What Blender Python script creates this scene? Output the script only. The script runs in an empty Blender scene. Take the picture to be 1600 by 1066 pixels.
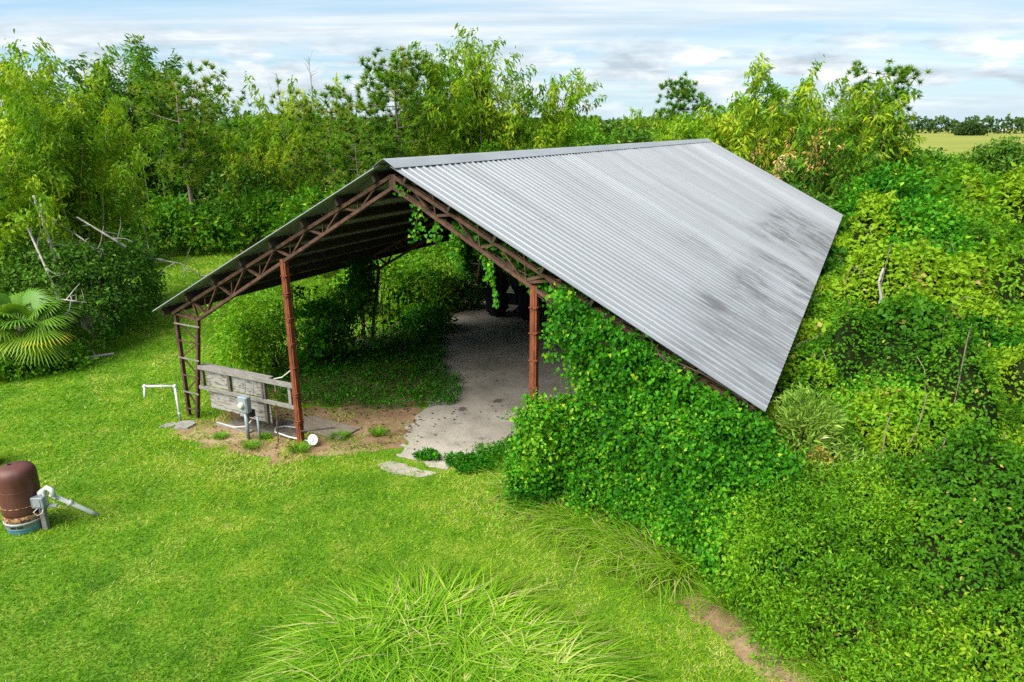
import bpy, bmesh, math, random
import numpy as np
from mathutils import Vector, Matrix
from mathutils.geometry import delaunay_2d_cdt

SC = bpy.context.scene
COL = SC.collection
R_ = math.radians
rng = np.random.default_rng(7)
random.seed(7)

# ------------------------------------------------------------------ camera
cam_d = bpy.data.cameras.new('camera'); cam = bpy.data.objects.new('camera', cam_d); COL.objects.link(cam)
cam.location = (0, 0, 7.35); cam.rotation_euler = (R_(90 - 16.776), 0, 0)
cam_d.sensor_width = 36; cam_d.lens = 24.861; cam_d.clip_start = .1; cam_d.clip_end = 12000
SC.camera = cam

# ------------------------------------------------------------------ world, sun, exposure
SUN_EL, SUN_AZ = R_(48), R_(230)          # azimuth measured clockwise from +Y
W = bpy.data.worlds.new('World'); SC.world = W; W.use_nodes = True
nt = W.node_tree; nt.nodes.clear()
def N(t, kind, **kw):
    n = t.nodes.new(kind)
    for k, v in kw.items():
        if k.startswith('i_'):
            key = k[2:]
            key = int(key) if key.isdigit() else key.replace('_', ' ')
            n.inputs[key].default_value = v
        else: setattr(n, k, v)
    return n
def ramp(t, fac, stops, interp='LINEAR'):
    r = N(t, 'ShaderNodeValToRGB'); r.color_ramp.interpolation = interp
    e = r.color_ramp.elements
    while len(e) < len(stops): e.new(.5)
    for el, (p, c) in zip(e, stops):
        el.position = p; el.color = c if len(c) == 4 else (*c, 1)
    if fac is not None: t.links.new(fac, r.inputs[0])
    return r
def math_node(t, op, a, b=None, c=None):
    n = N(t, 'ShaderNodeMath', operation=op)
    for i, v in enumerate((a, b, c)):
        if v is None: continue
        if hasattr(v, 'links'): t.links.new(v, n.inputs[i])
        else: n.inputs[i].default_value = v
    return n.outputs[0]
def mixc(t, fac, a, b, blend='MIX'):
    n = N(t, 'ShaderNodeMix', data_type='RGBA', blend_type=blend)
    for s, v in ((0, fac), (6, a), (7, b)):
        if hasattr(v, 'links'): t.links.new(v, n.inputs[s])
        else: n.inputs[s].default_value = v if s == 0 else ((*v, 1) if len(v) == 3 else v)
    return n.outputs[2]

sky = N(nt, 'ShaderNodeTexSky', sky_type='NISHITA', sun_disc=False, sun_elevation=SUN_EL, sun_rotation=SUN_AZ,
        air_density=1.0, dust_density=.6, ozone_density=1.2)
tc = N(nt, 'ShaderNodeTexCoord'); sep = N(nt, 'ShaderNodeSeparateXYZ'); nt.links.new(tc.outputs['Generated'], sep.inputs[0])
X, Y, Z = sep.outputs
zz = math_node(nt, 'ADD', math_node(nt, 'MAXIMUM', Z, 0.0), .045)
u = math_node(nt, 'DIVIDE', X, zz); v = math_node(nt, 'DIVIDE', Y, zz)
cb = N(nt, 'ShaderNodeCombineXYZ'); nt.links.new(u, cb.inputs[0]); nt.links.new(v, cb.inputs[1])
mp = N(nt, 'ShaderNodeMapping'); mp.inputs['Scale'].default_value = (.10, .42, 1); mp.inputs['Rotation'].default_value = (0, 0, R_(-7)); mp.inputs['Location'].default_value = (2.3, .9, 0)
nt.links.new(cb.outputs[0], mp.inputs[0])
n1 = N(nt, 'ShaderNodeTexNoise', i_Scale=1.35, i_Detail=9.0, i_Roughness=.6, i_Distortion=.5); nt.links.new(mp.outputs[0], n1.inputs['Vector'])
mask1 = ramp(nt, n1.outputs['Fac'], [(.40, (0, 0, 0)), (.52, (.45, .45, .45)), (.66, (1, 1, 1))])
# low cumulus heaped near the horizon: azimuth / elevation space
azim = math_node(nt, 'ARCTAN2', X, Y)
cb2 = N(nt, 'ShaderNodeCombineXYZ'); nt.links.new(math_node(nt, 'MULTIPLY', azim, 5.0), cb2.inputs[0]); nt.links.new(math_node(nt, 'MULTIPLY', Z, 19.0), cb2.inputs[1])
n2 = N(nt, 'ShaderNodeTexNoise', i_Scale=1.7, i_Detail=8.0, i_Roughness=.56, i_Distortion=.25); nt.links.new(cb2.outputs[0], n2.inputs['Vector'])
band = ramp(nt, Z, [(.0, (0, 0, 0)), (.015, (.55, .55, .55)), (.055, (1, 1, 1)), (.09, (.75, .75, .75)), (.125, (0, 0, 0))])
cum = math_node(nt, 'MULTIPLY', ramp(nt, n2.outputs['Fac'], [(.44, (0, 0, 0)), (.52, (1, 1, 1))]).outputs[0], band.outputs[0])
# cloud tone: lit heads and grey undersides
n3 = N(nt, 'ShaderNodeTexNoise', i_Scale=1.9, i_Detail=7.0, i_Roughness=.6); 
mp3 = N(nt, 'ShaderNodeMapping'); mp3.inputs['Location'].default_value = (0, .16, 0); nt.links.new(cb2.outputs[0], mp3.inputs[0]); nt.links.new(mp3.outputs[0], n3.inputs['Vector'])
K = .90
cumcol = ramp(nt, n3.outputs['Fac'], [(.38, (1.08*K, 1.08*K, 1.08*K)), (.48, (.80*K, .86*K, .91*K)), (.62, (.50*K, .59*K, .67*K))])
n4 = N(nt, 'ShaderNodeTexNoise', i_Scale=3.2, i_Detail=8.0, i_Roughness=.62); nt.links.new(mp.outputs[0], n4.inputs['Vector'])
stcol = ramp(nt, n4.outputs['Fac'], [(.32, (.56*K, .65*K, .73*K)), (.48, (.74*K, .83*K, .89*K)), (.64, (1.02*K, 1.02*K, 1.02*K))])
SKY = .16
skyblue = mixc(nt, 1.0, sky.outputs[0], (SKY, SKY, SKY), 'MULTIPLY')
skyblue = mixc(nt, .6, skyblue, (.28, .53, .73))
c1 = mixc(nt, mask1.outputs[0], skyblue, stcol.outputs[0])
c2 = mixc(nt, cum, c1, cumcol.outputs[0])
hz = ramp(nt, Z, [(.0, (.85, .85, .85)), (.03, (.35, .35, .35)), (.07, (0, 0, 0))])
c3 = mixc(nt, hz.outputs[0], c2, (.60*K, .77*K, .88*K))
bg = N(nt, 'ShaderNodeBackground'); nt.links.new(c3, bg.inputs[0]); bg.inputs[1].default_value = .15
wo = N(nt, 'ShaderNodeOutputWorld'); nt.links.new(bg.outputs[0], wo.inputs[0])
SKYGAIN = bg

sun_d = bpy.data.lights.new('sun', 'SUN'); sun = bpy.data.objects.new('sun', sun_d); COL.objects.link(sun)
sun_d.energy = 1.35; sun_d.angle = R_(60); sun_d.color = (1, .95, .86)
sd = Vector((math.sin(SUN_AZ)*math.cos(SUN_EL), math.cos(SUN_AZ)*math.cos(SUN_EL), math.sin(SUN_EL)))
sun.rotation_euler = sd.to_track_quat('Z', 'Y').to_euler()
vs = SC.view_settings; vs.view_transform = 'Standard'; vs.look = 'None'; vs.gamma = 1; vs.use_curve_mapping = False; vs.exposure = 3.0
SC.render.engine = 'CYCLES'
cy = SC.cycles; cy.max_bounces = 7; cy.diffuse_bounces = 4; cy.glossy_bounces = 2; cy.transmission_bounces = 4; cy.transparent_max_bounces = 4
cy.use_denoising = False; cy.caustics_reflective = False; cy.caustics_refractive = False; cy.sample_clamp_indirect = .6

# ------------------------------------------------------------------ helpers
AZ = 0.459288                       # barn axis, clockwise from +Y
BA = np.array([math.sin(AZ), math.cos(AZ), 0]); BB = np.array([math.cos(AZ), -math.sin(AZ), 0])
B0 = np.array([-2.482, 14.115, 0])  # ground point under the front end of the ridge
def L2W(x, y, z=0): return B0 + BB*x + BA*y + np.array([0, 0, z])
def W2L(P):
    d = P[..., :2] - B0[:2]
    return d @ BB[:2], d @ BA[:2]
def tag(o, label=None, cat=None, group=None, kind=None):
    if label: o['label'] = label
    if cat: o['category'] = cat
    if group: o['group'] = group
    if kind: o['kind'] = kind
    return o
def empty(name, loc, rz=0, label=None, cat=None, group=None):
    o = bpy.data.objects.new(name, None); COL.objects.link(o); o.location = tuple(loc); o.rotation_euler = (0, 0, rz)
    o.empty_display_size = .2
    return tag(o, label, cat, group)
def link(name, me, mat, parent=None):
    o = bpy.data.objects.new(name, me); COL.objects.link(o)
    if mat is not None and not me.materials:
        for m in (mat if isinstance(mat, (list, tuple)) else [mat]): me.materials.append(m)
    if parent is not None: o.parent = parent
    return o
class MB:
    def __init__(s): s.v = []; s.f = []; s.m = []
    def add(s, vs, fs, mi=0):
        k = len(s.v); s.v += [tuple(p) for p in vs]; s.f += [tuple(i + k for i in f) for f in fs]; s.m += [mi]*len(fs); return s
    def box(s, c, d, rot=None, mi=0, bev=0.0):
        x, y, z = d[0]/2, d[1]/2, d[2]/2
        if bev <= 0:
            vs = [Vector((a*x, b*y, e*z)) for a in (-1, 1) for b in (-1, 1) for e in (-1, 1)]
            fs = [(0, 1, 3, 2), (4, 6, 7, 5), (0, 4, 5, 1), (2, 3, 7, 6), (0, 2, 6, 4), (1, 5, 7, 3)]
        else:
            b_ = bev; vs = []; fs = []
            # chamfered prism: octagonal section in xy
            oc = [(-x + b_, -y), (x - b_, -y), (x, -y + b_), (x, y - b_), (x - b_, y), (-x + b_, y), (-x, y - b_), (-x, -y + b_)]
            for zz_, sc in ((-z, .0), (-z + b_, 1), (z - b_, 1), (z, .0)):
                for (px, py) in oc:
                    k = 1 if sc else 1 - b_/max(x, y)
                    vs.append(Vector((px*k, py*k, zz_)))
            for r in range(3):
                for i in range(8):
                    j = (i + 1) % 8; fs.append((r*8 + i, r*8 + j, r*8 + 8 + j, r*8 + 8 + i))
            fs.append(tuple(range(7, -1, -1))); fs.append(tuple(range(24, 32)))
        M = Matrix.Identity(3) if rot is None else rot
        c = Vector(c); return s.add([M @ p + c for p in vs], fs, mi)
    def bar(s, a, b, w, h=None, up=(0, 0, 1), mi=0):
        h = w if h is None else h
        a, b = Vector(a), Vector(b); d = b - a; L = d.length; d.normalize(); up = Vector(up)
        if abs(d.dot(up)) > .98: up = Vector((0, 1, 0))
        sx = d.cross(up).normalized(); sz = sx.cross(d).normalized()
        M = Matrix((sx, d, sz)).transposed()
        return s.box((a + b)/2, (w, L, h), M, mi)
    def tube(s, pts, rad, n=6, mi=0, cap=True):
        pts = [Vector(p) for p in pts]; m = len(pts)
        rad = rad if isinstance(rad, (list, tuple, np.ndarray)) else [rad]*m
        vs = []; prev = None
        for i, p in enumerate(pts):
            d = (pts[min(i + 1, m - 1)] - pts[max(i - 1, 0)]).normalized()
            if prev is None:
                a = Vector((0, 0, 1)) if abs(d.z) < .9 else Vector((1, 0, 0)); sx = d.cross(a).normalized()
            else: sx = (prev - d*prev.dot(d)).normalized()
            prev = sx; sy = d.cross(sx)
            for k in range(n):
                t = 2*math.pi*k/n; vs.append(p + (sx*math.cos(t) + sy*math.sin(t))*rad[i])
        fs = [(i*n + k, i*n + (k + 1) % n, (i + 1)*n + (k + 1) % n, (i + 1)*n + k) for i in range(m - 1) for k in range(n)]
        if cap: fs += [tuple(range(n - 1, -1, -1)), tuple(range((m - 1)*n, m*n))]
        return s.add(vs, fs, mi)
    def lathe(s, prof, n=24, c=(0, 0, 0), M=None, mi=0):
        vs = []; c = Vector(c)
        for r, z in prof:
            for k in range(n):
                t = 2*math.pi*k/n; p = Vector((r*math.cos(t), r*math.sin(t), z)); vs.append((M @ p if M else p) + c)
        m = len(prof)
        fs = [(i*n + k, i*n + (k + 1) % n, (i + 1)*n + (k + 1) % n, (i + 1)*n + k) for i in range(m - 1) for k in range(n)]
        fs += [tuple(range(n - 1, -1, -1)), tuple(range((m - 1)*n, m*n))]
        return s.add(vs, fs, mi)
    def mesh(s, name='mesh', smooth=False):
        me = bpy.data.meshes.new(name); me.from_pydata(s.v, [], s.f)
        if any(s.m): me.polygons.foreach_set('material_index', s.m)
        if smooth: me.polygons.foreach_set('use_smooth', [True]*len(s.f))
        me.update(); return me
    def build(s, name, mat, parent=None, smooth=False): return link(name, s.mesh(name, smooth), mat, parent)

def raw_mesh(name, V, F, tint=None, midx=None):
    """V (n,3) float, F (m,k) int; tint (m,) becomes a face attribute"""
    me = bpy.data.meshes.new(name); n, (m, k) = len(V), F.shape
    me.vertices.add(n); me.vertices.foreach_set('co', np.ascontiguousarray(V, np.float32).ravel())
    me.loops.add(m*k); me.loops.foreach_set('vertex_index', np.ascontiguousarray(F, np.int32).ravel())
    me.polygons.add(m); me.polygons.foreach_set('loop_start', np.arange(0, m*k, k, dtype=np.int32))
    me.polygons.foreach_set('loop_total', np.full(m, k, np.int32))
    if midx is not None: me.polygons.foreach_set('material_index', midx.astype(np.int32))
    if tint is not None:
        at = me.attributes.new('tint', 'FLOAT', 'FACE'); at.data.foreach_set('value', np.ascontiguousarray(tint, np.float32))
    me.update(calc_edges=True); return me
def unit(a): return a/np.maximum(np.linalg.norm(a, axis=-1, keepdims=True), 1e-9)
def vnoise(P, scale, seed=0):
    p = np.asarray(P, float)*scale + seed*17.13
    i = np.floor(p).astype(np.int64); f = p - i; f = f*f*(3 - 2*f)
    def h(a, b, c):
        n = (a*374761393 + b*668265263 + c*1274126177) & 0xffffffff
        n = ((n ^ (n >> 13))*1274126177) & 0xffffffff
        return ((n ^ (n >> 16)) & 0xffff)/65535.0
    r = 0
    for dx in (0, 1):
        for dy in (0, 1):
            for dz in (0, 1):
                w = (f[..., 0] if dx else 1 - f[..., 0])*(f[..., 1] if dy else 1 - f[..., 1])*(f[..., 2] if dz else 1 - f[..., 2])
                r = r + w*h(i[..., 0] + dx, i[..., 1] + dy, i[..., 2] + dz)
    return r
def fbm(P, s, seed=0): return .55*vnoise(P, s, seed) + .3*vnoise(P, s*2.1, seed + 3) + .15*vnoise(P, s*4.3, seed + 5)

TPL = {  # leaf outlines: (side, along, out of plane) and triangles
 'leaf': (np.array([[0, 0, 0], [-.5, .42, .10], [0, 1, -.08], [.5, .42, .10]]), np.array([[0, 2, 1], [0, 3, 2]])),
 'blade': (np.array([[0, 0, 0], [-.5, .35, .03], [0, 1, -.22], [.5, .35, .03]]), np.array([[0, 2, 1], [0, 3, 2]])),
 'heart': (np.array([[0, .08, 0], [-.38, -.06, .06], [-.5, .3, .09], [0, 1, -.1], [.5, .3, .09], [.38, -.06, .06]]), np.array([[0, 2, 1], [0, 3, 2], [0, 4, 3], [0, 5, 4]])),
 'needle': (np.array([[-.5, 0, 0], [.5, 0, 0], [0, 1, 0]]), np.array([[0, 1, 2]])),
}
def leaf_arrays(pos, axis, nrm, length, width, tint, tpl='leaf'):
    T, F = TPL[tpl]; n = len(pos)
    axis = unit(axis); side = unit(np.cross(axis, nrm)); nn = np.cross(side, axis)
    L = np.broadcast_to(np.asarray(length, float), (n,))[:, None, None]; Wd = np.broadcast_to(np.asarray(width, float), (n,))[:, None, None]
    V = pos[:, None, :] + side[:, None, :]*(T[None, :, 0:1]*Wd) + axis[:, None, :]*(T[None, :, 1:2]*L) + nn[:, None, :]*(T[None, :, 2:3]*L)
    Fa = (F[None] + (np.arange(n)*len(T))[:, None, None]).reshape(-1, 3)
    return V.reshape(-1, 3), Fa, np.repeat(np.clip(tint, 0, 1), len(F))
def merge(parts):
    V, F, T = [], [], []; k = 0
    for (v_, f_, t_) in parts: V.append(v_); F.append(f_ + k); T.append(t_); k += len(v_)
    return np.concatenate(V), np.concatenate(F), np.concatenate(T)
def rdir(n, r=None):
    r = rng if r is None else r
    return unit(r.normal(size=(n, 3)))

# ------------------------------------------------------------------ materials
def new_mat(name):
    m = bpy.data.materials.new(name); m.use_nodes = True; t = m.node_tree; t.nodes.clear()
    o = N(t, 'ShaderNodeOutputMaterial'); return m, t, o
def leaf_mat(name, stops, rough=.5, trans=.3, spec=.35, gain=1.5):
    spec *= .45; trans += .07; stops = [(p_, (c_[0]*({'vine_leaf': 1.12, 'lawn_blade': 1.16, 'tall_grass': .95}.get(name, 1.04)), c_[1]*1.05, c_[2]*.55) if p_ < .95 else c_) for p_, c_ in stops]
    m, t, o = new_mat(name)
    at = N(t, 'ShaderNodeAttribute', attribute_name='tint')
    r = ramp(t, at.outputs['Fac'], [(p_, tuple(min(.5, x*gain) for x in c_)) for p_, c_ in stops])
    b = N(t, 'ShaderNodeBsdfPrincipled', i_Roughness=rough); b.inputs['Specular IOR Level'].default_value = spec
    t.links.new(r.outputs[0], b.inputs['Base Color'])
    tr = N(t, 'ShaderNodeBsdfTranslucent')
    tcx = mixc(t, 1.0, r.outputs[0], (1.25, 1.2, .55), 'MULTIPLY'); t.links.new(tcx, tr.inputs[0])
    mx = N(t, 'ShaderNodeMixShader'); mx.inputs[0].default_value = trans
    t.links.new(b.outputs[0], mx.inputs[1]); t.links.new(tr.outputs[0], mx.inputs[2]); t.links.new(mx.outputs[0], o.inputs[0])
    return m
def solid(name, c1, c2, scale=8, rough=.7, metal=0, detail=6, bump=.2, spec=.4, stretch=(1, 1, 1), stops=(.35, .65), bscale=None, coord='Object'):
    m, t, o = new_mat(name)
    tc = N(t, 'ShaderNodeTexCoord'); mp = N(t, 'ShaderNodeMapping'); mp.inputs['Scale'].default_value = stretch
    t.links.new(tc.outputs[coord], mp.inputs[0])
    n = N(t, 'ShaderNodeTexNoise', i_Scale=scale, i_Detail=detail, i_Roughness=.6); t.links.new(mp.outputs[0], n.inputs['Vector'])
    r = ramp(t, n.outputs['Fac'], [(stops[0], c1), (stops[1], c2)])
    b = N(t, 'ShaderNodeBsdfPrincipled', i_Roughness=rough, i_Metallic=metal); b.inputs['Specular IOR Level'].default_value = spec
    t.links.new(r.outputs[0], b.inputs['Base Color'])
    if bump:
        n2 = N(t, 'ShaderNodeTexNoise', i_Scale=bscale or scale*4, i_Detail=5.0); t.links.new(mp.outputs[0], n2.inputs['Vector'])
        bp = N(t, 'ShaderNodeBump', i_Strength=bump, i_Distance=.02); t.links.new(n2.outputs['Fac'], bp.inputs['Height']); t.links.new(bp.outputs[0], b.inputs['Normal'])
    t.links.new(b.outputs[0], o.inputs[0]); return m
M = {}
M['lawn_blade'] = leaf_mat('lawn_blade', [(0, (.020, .075, .006)), (.35, (.044, .122, .006)), (.6, (.074, .158, .008)), (.82, (.125, .195, .02)), (1, (.26, .24, .10))], .6, .28, .2, 1.95)
M['tall_grass'] = leaf_mat('tall_grass', [(0, (.03, .10, .008)), (.5, (.095, .20, .014)), (.85, (.19, .28, .03)), (1, (.34, .29, .14))], .5, .3, .3)
M['vine'] = leaf_mat('vine_leaf', [(0, (.008, .055, .004)), (.45, (.018, .105, .006)), (.8, (.05, .18, .010)), (.95, (.16, .26, .015)), (1, (.30, .26, .02))], .5, .25, .22)
M['bramble'] = leaf_mat('bramble_leaf', [(0, (.014, .055, .006)), (.4, (.032, .105, .008)), (.75, (.075, .17, .010)), (.93, (.15, .22, .016)), (1, (.24, .17, .06))], .55, .28, .2)
M['bamboo'] = leaf_mat('bamboo_leaf', [(0, (.025, .075, .008)), (.4, (.06, .135, .010)), (.75, (.115, .19, .014)), (.93, (.20, .24, .025)), (1, (.30, .22, .07))], .5, .34, .25, 1.75)
M['bamboo_dark'] = leaf_mat('bamboo_dark_leaf', [(0, (.014, .05, .008)), (.5, (.035, .095, .010)), (.85, (.075, .145, .013)), (1, (.16, .20, .03))], .5, .3, .25, 1.75)
M['pine'] = leaf_mat('pine_needle', [(0, (.015, .06, .010)), (.5, (.04, .105, .012)), (.85, (.09, .155, .016)), (1, (.22, .17, .05))], .5, .25, .25, 1.7)
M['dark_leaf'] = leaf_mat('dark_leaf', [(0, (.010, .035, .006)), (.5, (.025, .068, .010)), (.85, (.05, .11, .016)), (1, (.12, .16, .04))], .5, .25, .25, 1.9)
M['bright_leaf'] = leaf_mat('bright_leaf', [(0, (.03, .10, .008)), (.5, (.07, .18, .010)), (.9, (.14, .25, .018)), (1, (.22, .27, .04))], .5, .35, .3)
M['pale_leaf'] = leaf_mat('pale_leaf', [(0, (.05, .12, .025)), (.5, (.12, .21, .05)), (.9, (.24, .31, .12)), (1, (.34, .36, .2))], .55, .3, .3)
M['palm'] = leaf_mat('palm_leaf', [(0, (.02, .07, .014)), (.5, (.06, .14, .025)), (.8, (.14, .22, .03)), (.92, (.30, .27, .02)), (1, (.24, .13, .02))], .4, .2, .5)
M['far_leaf'] = leaf_mat('far_leaf', [(0, (.014, .032, .020)), (.6, (.032, .058, .026)), (1, (.055, .085, .028))], .8, .1, .1)
M['mid_tree'] = leaf_mat('mid_tree', [(0, (.014, .05, .010)), (.6, (.035, .09, .014)), (1, (.075, .14, .016))], .7, .2, .1)
M['far_pine'] = leaf_mat('far_pine', [(0, (.02, .05, .018)), (.6, (.04, .085, .02)), (1, (.07, .12, .024))], .8, .1, .1)
M['bark'] = solid('bark', (.10, .075, .055), (.21, .17, .135), 6, .9, bump=.6, stretch=(3, 3, .8))
M['twig'] = solid('grey_twig', (.17, .155, .135), (.34, .32, .29), 5, .9, bump=.3)
M['culm'] = solid('bamboo_culm', (.09, .12, .035), (.22, .20, .08), 3, .5, bump=0)
M['stem'] = solid('stem', (.035, .028, .018), (.075, .055, .03), 9, .9, bump=.2)
M['gap_shade'] = solid('gap_shade', (.006, .013, .004), (.018, .024, .008), 3, 1, bump=.3, spec=0)  # shade between the leaves put into a near-black colour
M['rust'] = solid('rusty_steel', (.045, .024, .018), (.115, .058, .038), 7, .75, .15, bump=.3, spec=.3)
M['rust_bright'] = solid('rust_orange', (.09, .022, .011), (.22, .06, .022), 6, .8, .05, bump=.3, stretch=(2, 2, .6), spec=.3)
M['purlin'] = solid('purlin_steel', (.03, .022, .018), (.065, .045, .034), 6, .75, .1, bump=.1, spec=.3)
M['tank'] = solid('tank_rust', (.060, .019, .014), (.092, .031, .022), 5, .55, .0, bump=.15, spec=.35, stretch=(1, 1, .35))
M['tank_scale'] = solid('rust_flaking', (.07, .025, .012), (.36, .20, .09), 22, .9, bump=.5, stops=(.42, .58))
M['blue'] = solid('blue_drum', (.08, .22, .33), (.17, .34, .46), 5, .5, bump=.05, stops=(.3, .8))
M['white_paint'] = solid('white_paint', (.21, .225, .24), (.29, .30, .31), 9, .55, bump=.05)
M['pvc'] = solid('pvc', (.42, .43, .43), (.54, .54, .53), 6, .4, bump=.03)
M['wood'] = solid('weathered_wood', (.12, .11, .10), (.23, .215, .20), 5, .9, bump=.5, stretch=(1, 8, 8))
M['plywood'] = solid('peeling_plywood', (.105, .09, .07), (.25, .24, .22), 7, .9, bump=.4, stretch=(.7, 1, 2.4), stops=(.38, .52))
M['ply_flat'] = solid('trodden_plywood', (.13, .10, .075), (.22, .19, .155), 4, .9, bump=.3, stretch=(.8, 3, 1), stops=(.3, .75))
M['wood_dark'] = solid('dark_wood', (.05, .04, .033), (.11, .09, .075), 6, .9, bump=.4)
M['concrete'] = solid('concrete', (.14, .135, .12), (.22, .215, .195), 9, .9, bump=.4)
M['meter'] = solid('meter_grey', (.17, .205, .225), (.24, .275, .295), 6, .45, .1, bump=.02)
M['glass'] = solid('meter_glass', (.40, .42, .33), (.5, .5, .4), 6, .12, bump=0, spec=.7)
M['black'] = solid('black_plastic', (.010, .010, .011), (.022, .022, .022), 6, .5, bump=.05)
M['rubber'] = solid('tyre_rubber', (.008, .008, .008), (.018, .017, .016), 12, .9, bump=.3)
M['tractor'] = solid('tractor_paint', (.006, .012, .02), (.014, .022, .03), 6, .5, bump=.1)
M['smv'] = solid('reflector', (.78, .74, .55), (.85, .80, .62), 6, .5, bump=0)
M['cord'] = solid('pale_cord', (.38, .35, .30), (.48, .45, .40), 6, .6, bump=0)
M['litter'] = leaf_mat('leaf_litter', [(0, (.03, .02, .012)), (.5, (.08, .05, .025)), (.9, (.16, .11, .05))], .9, .05, .1, 1.0)
M['dry'] = leaf_mat('dry_leaf', [(0, (.16, .09, .035)), (.5, (.28, .19, .08)), (1, (.42, .34, .18))], .8, .15, .1)

def ground_mat():
    m, t, o = new_mat('grassland')
    tc = N(t, 'ShaderNodeTexCoord'); P = tc.outputs['Object']
    def nz(s, d=6, st=None):
        n = N(t, 'ShaderNodeTexNoise', i_Scale=s, i_Detail=float(d), i_Roughness=.6)
        if st:
            mp = N(t, 'ShaderNodeMapping'); mp.inputs['Scale'].default_value = st; t.links.new(P, mp.inputs[0]); t.links.new(mp.outputs[0], n.inputs['Vector'])
        else: t.links.new(P, n.inputs['Vector'])
        return n.outputs['Fac']
    near = ramp(t, nz(1.2), [(.3, (.04, .10, .009)), (.5, (.08, .165, .012)), (.66, (.145, .20, .024)), (.8, (.22, .20, .08))])
    fine = ramp(t, nz(22, 4), [(.3, (.55, .55, .55)), (.7, (1.35, 1.35, 1.35))])
    nearc = mixc(t, 1, near.outputs[0], fine.outputs[0], 'MULTIPLY')
    farr = ramp(t, nz(.02, 9, (.35, 1.4, 1)), [(.3, (.12, .14, .03)), (.48, (.17, .19, .038)), (.6, (.20, .21, .045)), (.75, (.16, .13, .05))])
    ln = N(t, 'ShaderNodeVectorMath', operation='LENGTH'); t.links.new(P, ln.inputs[0])
    f = ramp(t, math_node(t, 'DIVIDE', ln.outputs['Value'], 200.0), [(.32, (0, 0, 0)), (.6, (1, 1, 1))])
    c = mixc(t, f.outputs[0], nearc, farr.outputs[0])
    b = N(t, 'ShaderNodeBsdfPrincipled', i_Roughness=.95); b.inputs['Specular IOR Level'].default_value = .05; t.links.new(c, b.inputs['Base Color'])
    bp = N(t, 'ShaderNodeBump', i_Strength=.3, i_Distance=.03); t.links.new(nz(12, 4), bp.inputs['Height']); t.links.new(bp.outputs[0], b.inputs['Normal'])
    t.links.new(b.outputs[0], o.inputs[0]); return m
def gravel_mat(name, a, b_, c_, dark):
    m, t, o = new_mat(name); tc = N(t, 'ShaderNodeTexCoord'); P = tc.outputs['Object']
    n1 = N(t, 'ShaderNodeTexNoise', i_Scale=.9, i_Detail=8.0, i_Roughness=.65); t.links.new(P, n1.inputs['Vector'])
    vo = N(t, 'ShaderNodeTexVoronoi', i_Scale=60.0); t.links.new(P, vo.inputs['Vector'])
    base = ramp(t, n1.outputs['Fac'], [(.3, a), (.5, b_), (.68, c_)])
    st = ramp(t, vo.outputs['Color'], [(.1, (.82, .82, .82)), (.9, (1.14, 1.14, 1.14))])
    c = mixc(t, 1, base.outputs[0], st.outputs[0], 'MULTIPLY')
    n3 = N(t, 'ShaderNodeTexNoise', i_Scale=1.7, i_Detail=5.0); t.links.new(P, n3.inputs['Vector'])
    dm = ramp(t, n3.outputs['Fac'], [(.64, (0, 0, 0)), (.70, (.8, .8, .8))])
    c = mixc(t, dm.outputs[0], c, dark)
    b = N(t, 'ShaderNodeBsdfPrincipled', i_Roughness=.95); b.inputs['Specular IOR Level'].default_value = .1; t.links.new(c, b.inputs['Base Color'])
    bp = N(t, 'ShaderNodeBump', i_Strength=.35, i_Distance=.015); t.links.new(vo.outputs['Distance'], bp.inputs['Height']); t.links.new(bp.outputs[0], b.inputs['Normal'])
    t.links.new(b.outputs[0], o.inputs[0]); return m
M['ground'] = ground_mat()
M['gravel'] = gravel_mat('gravel', (.20, .182, .155), (.29, .265, .228), (.36, .335, .29), (.06, .05, .04))
M['dirt'] = gravel_mat('dirt', (.10, .063, .036), (.20, .13, .075), (.30, .215, .135), (.06, .085, .015))

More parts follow.
